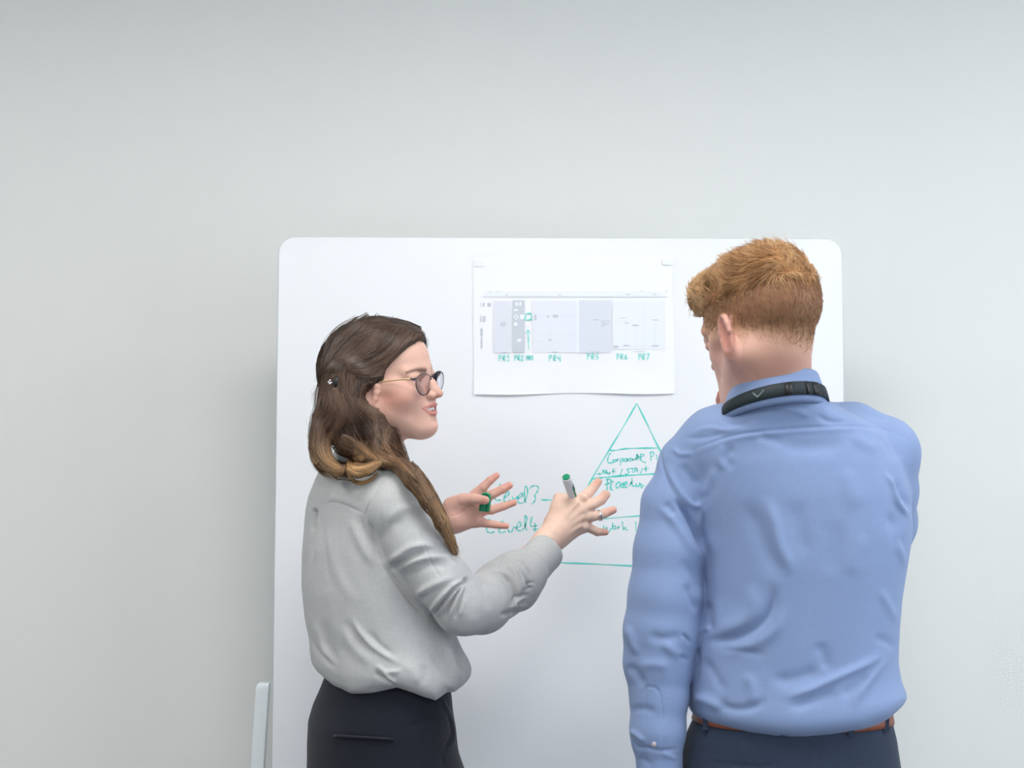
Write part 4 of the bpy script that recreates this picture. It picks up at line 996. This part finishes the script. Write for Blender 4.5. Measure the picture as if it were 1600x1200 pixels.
def onb(t, a): a = math.radians(a); return A0 + dirv * t + (RB + .0003) * (math.cos(a) * vv + math.sin(a) * rr)
for a0, a1, t0_, t1_, m_ in ((22, 44, .022, .060, M_green), (46, 62, .018, .036, mat('print_dark', srgb(60, 70, 72), .5, vary=.02))):
    V = [onb(t, a) for t in (t0_, t1_) for a in np.linspace(a0, a1, 5)]; o = meshobj('printed_label', V, [(i, i + 1, i + 6, i + 5) for i in range(4)], m_, mk)
cap = empty('marker_cap', tuple(P(755, 785, 2.70)), 'green marker cap with a clip pinched in the left hand of the woman', 'marker cap')
CY = 2.699; c_top = P(758.5, 771.5, CY); c_bot = P(755, 799, CY); dv = c_bot - c_top; Lc = np.linalg.norm(dv); dv /= Lc; rc = 7.0 * mpp(CY)
meshobj('cap_body', *lathe(c_top, dv, [(0, rc * .75), (.0012, rc * .92), (.003, rc * .95), (Lc - .001, rc), (Lc, rc * .97)]), M_green, cap)
q = [P(754.5, 772.5, CY - .004), P(760, 771.5, CY - .007), P(764, 774, CY - .008), P(764.8, 779, CY - .008), P(764, 788, CY - .009), P(762, 799, CY - .008)]
o = meshobj('clip', *tube(crom(q, 4), 2.5 * mpp(CY), 10, 1), M_green, cap)
rp = P(936.5, 805.6, H + .009); rd = P(958, 797, H + .02) - P(925, 807, H + .004); rd /= np.linalg.norm(rd)
rg = empty('finger_ring', tuple(rp), 'silver ring on the ring finger of the right hand of the woman', 'ring')
rr_ = 8.1 * mpp(H); prof = [(-.0016, rr_), (-.0016, rr_ + .0010), (0, rr_ + .0014), (.0016, rr_ + .0010), (.0016, rr_), (-.0016, rr_)]
v, f = lathe(rp, rd, prof); meshobj('band', v, f[:-2], M_silver, rg)
S = Sdf(); sp = rp + np.array([0, -1, .15]) * (rr_ + .002); S.ell(sp, (.0024, .0018, .0024)); v, f = surf(S, sp - .003, sp + .003, .0008); meshobj('stone', v, f, M_white, rg)
print('woman done', time.time() - T00)
# ================================================================== the man
M_shirt = mat('blue_cotton', srgb(131, 151, 190), .82, spec=.2, sheen=.15, weave=(1300, .05), vary=.025, vscale=9, bump=(700, .2, .0006))
M_slack = mat('slate_cloth', srgb(45, 55, 74), .85, spec=.2, sheen=.1, weave=(1100, .12), vary=.05, bump=(300, .2, .0008))
M_belt = mat('brown_leather', srgb(134, 78, 58), .45, spec=.4, vary=.12, vscale=60)
M_strap = mat('lanyard_webbing', srgb(34, 44, 48), .6, spec=.3, weave=(1500, .1), vary=.05)
M_mhb = mat('man_hair_base', None, .6, attr=True, spec=.3, vary=.2, vscale=120)
YM = 2.30
mf = Frame(P(1189, 519, YM), math.radians(90 + 36), YM / FPX * 1.17, pitch=math.radians(16), roll=math.radians(0))
man = empty('person', (P(1230, 1000, 2.36)[0], 2.36, 0), 'man in a light blue shirt seen from behind with short ginger hair', 'person')
B = Sdf(); head_ops(B, mf, True); u = mf.u
nb0 = P(1206, 640, 2.345)
for s in (-1, 1): B.cone(mf.w(-12, s * 38, -34), nb0, 14 * u, 30 * u, .04)
B.cone(mf.w(-18, 0, -36), nb0, 40 * u, 43 * u, .03)
B.cone(mf.w(-28, 0, -24), P(1207, 600, 2.318), 38 * u, 40 * u, .02)
B.cone(nb0, P(1222, 760, 2.38), .06, .09, .05)
B.ell(P(1240, 820, 2.38), (.15, .085, .17), None, .05); B.ell(P(1235, 1020, 2.37), (.12, .08, .18), None, .05)
B.pipe(*PX([(1190, 690, 2.37, 50), (1074, 740, 2.37, 34), (1048, 850, 2.36, 30), (1028, 1030, 2.34, 33), (1028, 1180, 2.33, 24), (1029, 1225, 2.33, 22)]), k=.01, k0=.03)
hw_ = P(1029, 1225, 2.33)
# hanging left hand, relaxed, below the frame
B.cone(hw_ + (0, 0, -.02), hw_ + (.0, .005, -.085), .026, .030, .015, n=(1, 0, 0), sq=1.7)
for i, (dy, L) in enumerate(((-.028, .066), (-.009, .074), (.010, .070), (.027, .056))):
    k = hw_ + np.array([0, dy + .005, -.095]); B.pipe([k, k + (.004, 0, -L * .5), k + (.018, 0, -L * .85), k + (.032, 0, -L)], [.0098, .0088, .0082, .007], .0015, k0=.008)
k = hw_ + np.array([.004, -.022, -.04]); B.pipe([k, k + (.016, -.016, -.03), k + (.022, -.016, -.062)], [.014, .011, .009], .003, k0=.01)
# right arm raised in front, hand at the chin
RW = P(1168, 690, 2.55)
B.pipe([P(1230, 690, 2.38), P(1376, 735, 2.40), P(1372, 830, 2.50), P(1346, 862, 2.57), P(1292, 806, 2.63), P(1215, 736, 2.61), RW], [.05, .036, .034, .034, .033, .028, .023], .01, k0=.03)
hd = P(1150, 650, 2.50)
B.cone(RW, hd, .026, .026, .012, n=(.3, .9, 0), sq=1.5)
for (x, y, Y) in ((1127, 616, 2.445), (1130, 631, 2.45), (1136, 645, 2.455), (1141, 657, 2.46)):
    tip = P(x, y, Y); k = P(1150 + (x - 1127) * .6, 640 + (y - 616) * .8, 2.495); m_ = (tip + k) / 2 + np.array([-.012, .012, .004])
    B.pipe([k, m_, tip], [.0095, .0088, .0072], .002, k0=.008)
B.pipe([P(1168, 668, 2.52), P(1172, 645, 2.48), P(1160, 628, 2.45)], [.013, .010, .008], .003, k0=.01)
zm = P(0, 665, YM)[2]
mb = [(mf.o + np.array([-.15, -.16, zm - mf.o[2]]), mf.o + np.array([.15, .18, .15]), .0015), (hw_ + np.array([-.07, -.08, -.20]), hw_ + np.array([.07, .08, .03]), .003)]
parts = [surf(B, lo, hi, h) for lo, hi, h in mb]
def outside_m(V):
    m = np.ones(len(V), bool)
    for lo, hi, h in mb: m &= ~((V > np.array(lo) + .006).all(1) & (V < np.array(hi) - .006).all(1))
    return m
c0 = P(960, 1300, 2.3); c1 = P(1460, 560, 2.8)
parts.append(surf(B, (c0[0], 2.2, c0[2]), (c1[0], 2.8, c1[2]), .006, keep=outside_m))
V, F = joinmesh(parts); N_ = normals(V, F)
col, Lm = skin_color(V, mf, True)
x, y, z = Lm[:, 0], Lm[:, 1], Lm[:, 2]
# clipped hair on the sides and back fading into skin
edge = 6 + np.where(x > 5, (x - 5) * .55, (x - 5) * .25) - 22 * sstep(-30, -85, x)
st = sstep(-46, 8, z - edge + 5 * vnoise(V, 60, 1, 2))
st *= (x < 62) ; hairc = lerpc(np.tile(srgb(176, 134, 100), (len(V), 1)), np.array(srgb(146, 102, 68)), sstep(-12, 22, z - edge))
low = .28 * sstep(-110, -60, z) * (x < -10)
neckred = np.array(srgb(206, 146, 134)); nk = (z < -30) & (z > -200)
col = lerpc(col, neckred, .5 * sstep(-20, -70, z) * (x < 20))
w_ = np.clip(np.maximum(st * .92, low), 0, 1); w_ = w_ * ~((np.abs(y) > 63) & (x > -22) & (x < 18) & (z < 16))
ear = (np.abs(y) > 66) & (np.abs(x + 3) < 24) & (z < 20)
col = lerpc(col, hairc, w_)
px, py = proj(V); fm = (px < 1180) & (V[:, 1] > 2.41) & (py > 600)
col[fm] = srgb(226, 150, 124)
hand = V[:, 2] < hw_[2] + .03; col[hand] = srgb(214, 160, 142)
meshobj('body', V, F, M_skin_m, man, True, np.clip(col, 0, 1))
Nb = normals(V, F); wst = np.clip(sstep(-44, 14, z - edge), 0, 1) * (x < 60) * (z < 60) * ~ear * ~hand * (np.abs(y) < 72)
sb = rng.choice(len(V), 9000, p=wst / wst.sum()); q0 = V[sb] + rng.normal(0, .0008, (9000, 3)); nb_ = Nb[sb]
dd = np.array([0, 0, -1.0]) - mf.R[0] * .35 + rng.normal(0, .25, (9000, 3)); dd -= nb_ * (dd * nb_).sum(1)[:, None]; dd /= np.linalg.norm(dd, axis=1)[:, None]
Ls_ = (.0015 + .0055 * wst[sb] ** 1.5)[:, None]
STP = np.stack([q0 - nb_ * .0003 + (dd * .85 + nb_ * .38 * (1 - .4 * t)) * Ls_ * t for t in np.linspace(0, 1, 4)], 1)
STR = np.broadcast_to(np.array([.00028, .00026, .0002, .00008])[None], (9000, 4)); lt_ = rng.uniform(0, 1, (9000, 1)) * np.ones((1, 4))
STC = lerpc(np.broadcast_to(np.array(srgb(118, 80, 54)), (9000, 4, 3)), np.array(srgb(206, 160, 116)), lt_ * (1.15 - .6 * wst[sb][:, None]))
print('man body', len(F), time.time() - T00)

# --- hair on top
HM = Sdf()
def ME(c, r, k=10, mode='u', pitch=0): HM.ell(mf.w(*c), np.array(r) * u, mf.R, k * u, mode)
ME((-14, 0, 38), (86, 64, 66), 0); ME((6, 0, 68), (74, 52, 45), 16); ME((56, 6, 78), (34, 40, 27), 14); ME((-40, 0, 66), (44, 48, 42), 12); ME((76, 12, 74), (15, 26, 20), 12)
def cutm(p):
    L = mf.l(p); x = L[:, 0]; z = L[:, 2]
    e = 20 + np.where(x > 0, x * .40, 0) - 30 * sstep(-30, -90, x) 
    return (z - e) * -1 * u
class NegZ: pass
HM.add(cutm, mf.o - .2, mf.o + .2, 10 * u, 'i')
V, F = surf(HM, mf.o + np.array([-.17, -.17, -.02]), mf.o + np.array([.17, .17, .17]), .0022)
N_ = normals(V, F); L = mf.l(V)
nz = vnoise(V * np.array([1, 1, 1.3]), 75, 6, 3); top = sstep(30, 75, L[:, 2])
V = V + N_ * ((.0055 * nz * top) - .0012)[:, None]
nz01 = np.clip(nz * .5 + .5, 0, 1)
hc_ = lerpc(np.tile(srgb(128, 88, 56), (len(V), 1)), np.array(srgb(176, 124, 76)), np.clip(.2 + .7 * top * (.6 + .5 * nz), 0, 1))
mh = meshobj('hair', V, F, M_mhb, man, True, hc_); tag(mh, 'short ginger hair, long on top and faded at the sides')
Nn = normals(V, F)
def mstrands(cnt, seedmask, Lmin, Lmax, lift, K=8, rad=.00045, sw=1.0):
    cand = np.nonzero(seedmask)[0]; sel = rng.choice(cand, cnt); p = V[sel] + rng.normal(0, .0006, (cnt, 3)); tr = [p.copy()]
    n0 = Nn[sel]; Ln = rng.uniform(Lmin, Lmax, (cnt, 1))
    fwd = mf.R[0]; lft = mf.R[1]; Lc = mf.l(p)
    clump = np.stack([vnoise(p, 45, 9 + a, 2) for a in range(3)], 1)
    side = 1 - sstep(25, 60, Lc[:, 2])[:, None]
    d = (fwd * .75 + lft * .25 + np.array([0, 0, .15])) * (1 - side) + (np.array([0, 0, -1.0]) - fwd * .3) * side + clump * 1.1 * sw * (1 - .5 * side)
    d -= n0 * (d * n0).sum(1)[:, None]; d /= np.linalg.norm(d, axis=1)[:, None] + 1e-9
    d = d + n0 * lift; d /= np.linalg.norm(d, axis=1)[:, None]
    for k in range(K - 1):
        p = p + d * Ln / (K - 1); g = gradient(HM, p); d = d - g * (.10 * lift + .02); d = d + clump * .06; d /= np.linalg.norm(d, axis=1)[:, None]
        e = HM.eval(p); p = p + g * np.clip(.0004 - e, 0, .003)[:, None]; tr.append(p.copy())
    tr = np.stack(tr, 1); s = np.linspace(0, 1, K)
    R = rad * (1 - .8 * s ** 2)[None] * rng.uniform(.7, 1.3, (cnt, 1))
    Ls = mf.l(tr.reshape(-1, 3)).reshape(tr.shape); h = sstep(10, 70, Ls[..., 2])
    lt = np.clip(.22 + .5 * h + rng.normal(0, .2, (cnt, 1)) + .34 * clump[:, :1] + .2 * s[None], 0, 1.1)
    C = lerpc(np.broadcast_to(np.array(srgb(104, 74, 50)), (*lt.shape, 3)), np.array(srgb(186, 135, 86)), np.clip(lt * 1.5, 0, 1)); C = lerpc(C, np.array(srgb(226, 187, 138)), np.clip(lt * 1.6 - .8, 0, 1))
    return tr, R, C
zz = mf.l(V)[:, 2]; xx = mf.l(V)[:, 0]
A1 = mstrands(9000, zz > 45, .013, .026, .42); A2 = mstrands(5000, (zz > -4) & (zz <= 60), .006, .015, .28, rad=.00035); 
A3 = mstrands(900, (zz > 60) & (xx > 55), .012, .022, .4)
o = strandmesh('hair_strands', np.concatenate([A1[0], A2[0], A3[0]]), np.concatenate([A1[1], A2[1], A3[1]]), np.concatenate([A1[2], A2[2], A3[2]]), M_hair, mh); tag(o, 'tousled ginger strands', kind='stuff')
o = strandmesh('clipped_hair', STP, STR, STC, M_hair, mh); tag(o, 'clipped short hair at the sides and back', kind='stuff')
print('man hair', time.time() - T00)

# --- shirt
S = Sdf(); tm = math.radians(0)
L3 = Loft([(612, 1160, 1276, 2.335, .078), (628, 1150, 1290, 2.338, .090), (645, 1128, 1318, 2.35, .102), (662, 1098, 1355, 2.36, .108), (685, 1075, 1388, 2.37, .12), (720, 1066, 1404, 2.37, .128), (770, 1076, 1418, 2.37, .134), (830, 1090, 1421, 2.37, .136), (880, 1096, 1412, 2.37, .135),
           (930, 1098, 1403, 2.37, .132), (980, 1090, 1398, 2.37, .13), (1030, 1083, 1396, 2.37, .128), (1065, 1078, 1402, 2.37, .132), (1092, 1077, 1410, 2.37, .138), (1108, 1080, 1405, 2.37, .136), (1124, 1087, 1390, 2.37, .122)], 2.37, 0, .13, pw=2.3)
hx2 = np.array([1060, 1080, 1110, 1150, 1213, 1260, 1300, 1350, 1390, 1413, 1430]); hy2 = np.array([1116, 1121, 1123, 1126, 1131, 1130, 1127, 1122, 1113, 1101, 1096]); L3.kz = .022
def hemm(p):
    x, y = proj(p); t = np.clip((y - 1060) / 60, 0, 1); return -(np.interp(x, hx2, hy2) - 1122) * mpp(2.3) * t
L3.warp = hemm
addloft(S, L3, .02)
def slv(rows, k=.012, k0=.02, SS=None):
    p, r = PX(rows); (SS or S).pipe(p, r, k, k0=k0)
slv([(1176, 666, 2.300, 39), (1124, 692, 2.33, 44)], .02, .03)
slv([(1190, 664, 2.335, 46), (1118, 688, 2.35, 48), (1077, 725, 2.36, 47)], .02, .03)
slv([(1078, 735, 2.36, 44), (1050, 790, 2.35, 47), (1044, 860, 2.345, 53), (1039, 930, 2.34, 56), (1033, 985, 2.34, 56.5), (1028, 1035, 2.34, 51), (1030, 1090, 2.335, 43), (1028, 1140, 2.33, 41), (1027, 1160, 2.33, 39)], .012, .02)
slv([(1029, 1168, 2.33, 36), (1031, 1222, 2.33, 35)], .004, .004)
slv([(1240, 666, 2.37, 42), (1330, 678, 2.37, 46), (1380, 706, 2.38, 51)], .02, .03)
slv([(1382, 710, 2.38, 49), (1384, 765, 2.42, 49), (1380, 815, 2.48, 50), (1362, 870, 2.56, 50), (1300, 815, 2.63, 45), (1215, 735, 2.61, 38)], .012, .03)
c0 = P(940, 1262, 2.3); c1 = P(1465, 600, 2.8)
V, F = surf(S, (c0[0], 2.17, c0[2]), (c1[0], 2.74, c1[2]), .0023)
N_ = normals(V, F)
z7 = lambda *a: [(960 + x / 3.2, 560 + y / 3.2) for x, y in a]
z8 = lambda *a: [(960 + x / 3.333, 900 + y / 3.333) for x, y in a]
za = lambda *a: [(960 + x / 6, 1000 + y / 6) for x, y in a]
folds = [
 (z7((345,485),(460,430),(600,385),(760,362),(900,350),(1050,342),(1200,340),(1320,352),(1430,385),(1505,440)), 2.0, -2.4), (z7((340,500),(600,400),(900,365),(1200,355),(1420,400)), 5, 1.3),
 (z7((235,420),(232,500),(260,600),(300,690)), 2.4, -2.6), (z7((285,440),(330,480),(400,470)), 4, 2.4), (z7((265,520),(290,600),(340,690),(400,740),(470,700)), 5, 5.5), (z7((330,520),(380,600),(430,640)), 8, -3),
 (z7((290,700),(330,740),(390,830),(430,920),(440,985)), 4.2, -9), (z7((190,740),(260,770),(330,860),(400,960),(440,1060)), 7, 3.5), (z7((250,720),(300,790)), 6, -2.5), (z7((450,720),(420,820),(440,900)), 7, 3.5),
 (z7((500,540),(480,620),(440,700)), 7, 2.6), (z7((600,430),(560,500),(600,560)), 7, -2.2), (z7((540,420),(520,500),(560,560)), 6, 2.0), (z7((700,360),(760,400),(860,420)), 7, -2),
 (z7((340,400),(450,395),(560,375)), 4, -1.8), (z7((380,370),(480,350),(560,360),(650,340)), 4, 2), (z7((520,300),(600,330),(680,320)), 5, -1.5), (z7((1000,270),(1060,310),(1130,320),(1200,310)), 5, -2.2), (z7((760,230),(900,260),(1000,300)), 5, 1.8), (z7((1200,250),(1300,290),(1390,300)), 6, -1.8),
 (z7((800,400),(900,440),(1050,440),(1150,400)), 12, -2.6), (z7((1180,380),(1250,430),(1330,460)), 9, 2.2), (z7((1320,370),(1380,450),(1410,520)), 9, -2.6),
 (z7((1345,560),(1390,640),(1420,730),(1490,805)), 4.4, 5), (z7((1400,600),(1440,690),(1500,760)), 6, -4), (z7((1370,760),(1400,860),(1440,960)), 8, -3), (z7((1400,820),(1430,960),(1470,1060)), 6, 3),
 (z7((740,680),(790,800),(830,950),(900,1090)), 11, 4.2), (z7((640,700),(700,820),(760,960),(840,1120)), 14, -3.6), (z7((900,700),(920,860),(960,1000)), 14, -2.2), (z7((1150,540),(1180,640),(1220,760)), 14, 1.8), 
 (z7((500,640),(470,760),(470,880),(500,1000)), 10, 3), (z7((330,1000),(400,1090),(440,1190)), 8, -3), (z7((1270,880),(1200,980),(1180,1100)), 14, 1.8), (z7((1100,800),(1100,960),(1080,1100)), 16, -1.6),
 (z8((820,20),(825,120),(800,200),(740,260),(650,310),(560,335),(450,345)), 8, -6), (z8((700,30),(720,140),(690,220),(600,270),(500,300)), 14, 4.2), (z8((880,150),(850,260),(760,340),(640,380),(520,390)), 9, 3.2),
 (z8((480,120),(490,240),(520,300)), 8, -4), (z8((440,300),(470,270),(500,290)), 4, 3), (z8((430,330),(440,450),(420,600)), 2.2, -3), (z8((460,420),(520,520),(580,620)), 8, -2.6), (z8((520,380),(650,390),(800,410)), 6, -2),
 (z8((400,650),(450,640),(520,670),(560,700)), 8, 5), (z8((520,640),(600,690),(700,690),(800,640)), 7, -3.6), (z8((680,500),(720,600),(700,680)), 9, 2.2), (z8((800,530),(900,545),(1000,520),(1090,480)), 11, -3.2), (z8((860,640),(1000,600),(1120,545),(1240,490),(1360,430),(1430,370)), 7, 5),
 (z8((900,700),(1050,640),(1160,590)), 8, -3), (z8((1240,700),(1280,600),(1360,500),(1440,400)), 7, 3.6), (z8((1180,640),(1260,560),(1330,510)), 7, -3), (z8((1060,340),(1090,420),(1100,500)), 10, -2.4), (z8((1380,60),(1440,180),(1490,260)), 7, 2.4), (z8((1340,310),(1430,350),(1480,390)), 7, -2),

 (z8((60,250),(90,330),(120,420)), 6, 4), (z8((60,460),(110,500),(160,580)), 7, -3.4), (z8((160,300),(260,330),(370,300)), 9, -3), (z8((240,330),(300,390),(370,420)), 7, 2.4), (z8((370,30),(410,130),(440,200)), 7, -4), (z8((330,420),(370,430),(390,445)), 4, -3.2),
 (z8((350,300),(385,330),(395,360)), 3, -3.5), (z8((120,480),(200,460),(300,480)), 8, 2.2), (z8((80,700),(160,690),(220,720)), 6, -2), (z8((70,800),(120,830),(160,870)), 4, 3.5),
 (za((290,820),(290,480),(345,435),(415,480),(440,600),(455,720),(445,1100)), 1.3, -1.5), (za((130,860),(210,1000),(300,1010),(430,1040),(640,1010)), 2.6, -2.6), (za((440,1060),(520,1090),(600,1130)), 4, 1.8), (za((220,1100),(290,1130),(340,1190)), 4, -1.6)]
V = fold(V, N_, folds, 1.25)
V = V + N_ * (.0015 * vnoise(V, 17, 8, 3) + .0016 * vnoise(V * np.array([1, 1, .6]), 13, 13, 2))[:, None]
V = relax(V, F, 1, .2)
shirt = meshobj('shirt', V, F, M_shirt, man); tag(shirt, 'light blue long sleeved shirt with a back yoke seam')
print('shirt', len(F), time.time() - T00)
bp, _, _ = march(S, [1021.5], [1163]); S2 = Sdf(); q = bp[0] + (0, -.001, 0); S2.ell(q, (.0042, .0018, .0042), None, 0); v, f = surf(S2, q - .007, q + .007, .001)
meshobj('cuff_button', v, f, mat('button_shell', srgb(176, 168, 172), .3, vary=.02), shirt)
# --- collar: fold-over band round the neck, high at the back
def ringband(zs, rs, tilt, c, yaw, seg=64, drop=.03):
    """zs, rs: profile (height, radius); the ring falls towards the front"""
    V = []
    for dz, r in zip(zs, rs):
        for i in range(seg):
            a = 2 * math.pi * i / seg; fr = .5 * (1 - math.cos(a - yaw))       # 0 at the back, 1 at the front
            V.append(c + np.array([r * math.cos(a) * 1.03, r * math.sin(a) * 1.0, dz - drop * fr ** 1.0]))
    n = len(zs); return V, [(j * seg + i, j * seg + (i + 1) % seg, (j + 1) * seg + (i + 1) % seg, (j + 1) * seg + i) for j in range(n - 1) for i in range(seg)]
cc = P(1221, 575, 2.24); cc[1] = 2.310; byaw = math.radians(-62)
v, f = ringband([-.054, -.047, -.03, -.012, -.002, .001, -.001, -.012, -.03], [.0790, .0832, .080, .0745, .0712, .0698, .0685, .067, .067], 0, cc, byaw, drop=.044)
co = meshobj('collar', v, f, M_shirt, shirt); sm = co.modifiers.new('t', 'SOLIDIFY'); sm.thickness = .0012
lan = empty('lanyard', tuple(cc), 'dark webbing lanyard lying around the shirt collar of the man', 'lanyard')
v, f = ringband([-.0425, -.041, -.031, -.0215, -.0205], [.0845, .0868, .0845, .0815, .0790], 0, cc, byaw, drop=.050)
lo_ = meshobj('strap', v, f, M_strap, lan); sm = lo_.modifiers.new('t', 'SOLIDIFY'); sm.thickness = .0014
for a0, a1, off in ((-88, -80, .0012), (-64, -61, .0014), (-55, -45, .0010)):
    V2 = []
    for dz, r in ((-.0415, .0872), (-.031, .0849), (-.0208, .0820)):
        for a in np.radians(np.linspace(a0, a1, 4)):
            fr = .5 * (1 - math.cos(a - byaw)); V2.append(cc + np.array([(r + off) * math.cos(a) * 1.03, (r + off) * math.sin(a), dz - .050 * fr]))
    o = meshobj('buckle', V2, [(j * 4 + i, j * 4 + i + 1, j * 4 + i + 5, j * 4 + i + 4) for j in range(2) for i in range(3)], M_black, lan); sm = o.modifiers.new('t', 'SOLIDIFY'); sm.thickness = .0016
# small pale print on the strap
M_lp = mat('strap_print', srgb(105, 120, 122), .5, vary=.05)
for a0 in (-122, -116, -28, -22):
    V2 = []
    for t in np.linspace(0, 1, 5):
        a = math.radians(a0 + 6 * t); fr = .5 * (1 - math.cos(a - byaw)); zt = -.037 + .009 * (t if a0 % 4 == 0 else 1 - t)
        for dz, dr in ((0, 0), (.0022, -.0009)):
            r = .0862 + .0012 + (-.037 - zt) * .35 + dr; V2.append(cc + np.array([r * math.cos(a) * 1.03, r * math.sin(a), zt + dz - .050 * fr]))
    meshobj('strap_mark', V2, [(2 * i, 2 * i + 2, 2 * i + 3, 2 * i + 1) for i in range(4)], M_lp, lan)
# lanyard ends running down the chest to a badge, hidden in front
ch = P(1200, 860, 2.53)
for s in (-1, 1): meshobj('strap_end', *tube([cc + np.array([-.03 + s * .045, .082, -.085]), cc + np.array([-.02 + s * .03, .15, -.18]), ch + np.array([s * .006, .0, .0])], .004, 6, .3), M_strap, lan)
o = meshobj('badge', *box(ch[0] - .03, ch[0] + .03, ch[1] - .002, ch[1] + .002, ch[2] - .09, ch[2]), M_white, lan, False); bevel(o, .002)

# --- trousers, belt, shoes
S = Sdf()
L4 = Loft([(1108, 1091, 1386, 2.37, .112), (1125, 1086, 1389, 2.37, .116), (1150, 1075, 1395, 2.37, .12), (1200, 1064, 1402, 2.37, .126), (1260, 1062, 1404, 2.37, .13), (1330, 1072, 1398, 2.37, .125)], 2.37, 0, .12, pw=2.25)
L4.kz = .004; addloft(S, L4, .02)
hc = P(1233, 1290, 2.37); feet = []
for s in (-1, 1):
    hip = hc + np.array([s * .088, 0, 0]); kn = np.array([hip[0] + s * .01, 2.36, .50]); an = np.array([hip[0] + s * .02, 2.385, .09])
    S.cone(hip, kn, .096, .072, .03); S.cone(kn, an, .070, .056, .02); feet.append(an)
ztop = P(0, 1100, 2.37)[2]
Vt, Ft = surf(S, (hc[0] - .26, 2.18, .80), (hc[0] + .26, 2.58, ztop), .004)
V2, F2 = surf(S, (hc[0] - .26, 2.18, .07), (hc[0] + .26, 2.58, .815), .008)
V, F = joinmesh([(Vt, Ft), (V2, F2)]); N_ = normals(V, F)
V = fold(V, N_, [(z8((1065,790),(1062,900),(1058,1000)), 1.2, -1.6), (z8((490,962),(600,985),(760,990),(880,978)), 1.6, -2.6), (z8((1160,990),(1300,985),(1440,960)), 1.6, -2), (z8((560,800),(640,860),(700,960)), 8, 1.5), (z8((380,820),(370,900),(350,1000)), 5, -2)])
sl = meshobj('trousers', V, F, M_slack, man); tag(sl, 'dark slate blue trousers with belt loops')
def xsec(pyv, xs, off, Yb=2.37):
    """points on the trouser surface along one height"""
    return march(S, xs, pyv)[0] + np.array([0, -off, 0])
zb0 = P(0, 1140, 2.26)[2]; zb1 = P(0, 1124, 2.26)[2]; zs = (zb0, zb0, (zb0 + zb1) / 2, zb1, zb1); V2 = []
ofs = (.0002, .0030, .0034, .0030, .0002)
for zv, of in zip(zs, ofs):
    for i in range(96):
        a = 2 * math.pi * i / 96; zc_ = min(zv, ztop)
        A = np.interp(zc_, L4.z, L4.a) + of; Bq = np.interp(zc_, L4.z, L4.b) + of; X = np.interp(zc_, L4.z, L4.cx)
        ca, sa = math.cos(a), math.sin(a); rr2 = (abs(ca) ** 2.25 + abs(sa) ** 2.25) ** (-1 / 2.25)
        V2.append((X + A * ca * rr2, 2.37 + Bq * sa * rr2, zv))
f = [(j * 96 + i, j * 96 + (i + 1) % 96, (j + 1) * 96 + (i + 1) % 96, (j + 1) * 96 + i) for j in range(4) for i in range(96)]
o = meshobj('belt', V2, f, M_belt, sl); tag(o, 'brown leather belt')
for xp in (1102, 1223, 1329, 1386):
    q = xsec(np.array([1147., 1140, 1130, 1121]), np.full(4, min(xp, 1384.)), .0052); q[:, 2] = np.linspace(zb0 - .006, zb1 + .003, 4); V2 = []
    w = .0042
    for p_ in q: V2 += [p_ + (-w, 0, 0), p_ + (w, 0, 0), p_ + (w, .002, 0), p_ + (-w, .002, 0)]
    f = [(4 * j + k, 4 * j + (k + 1) % 4, 4 * j + 4 + (k + 1) % 4, 4 * j + 4 + k) for j in range(3) for k in range(4)] + [(3, 2, 1, 0), (12, 13, 14, 15)]
    meshobj('belt_loop', V2, f, M_slack, sl, False)
for an in feet: shoe(an, np.array([0, 1.0, 0]), man, .27)
print('done', time.time() - T00)
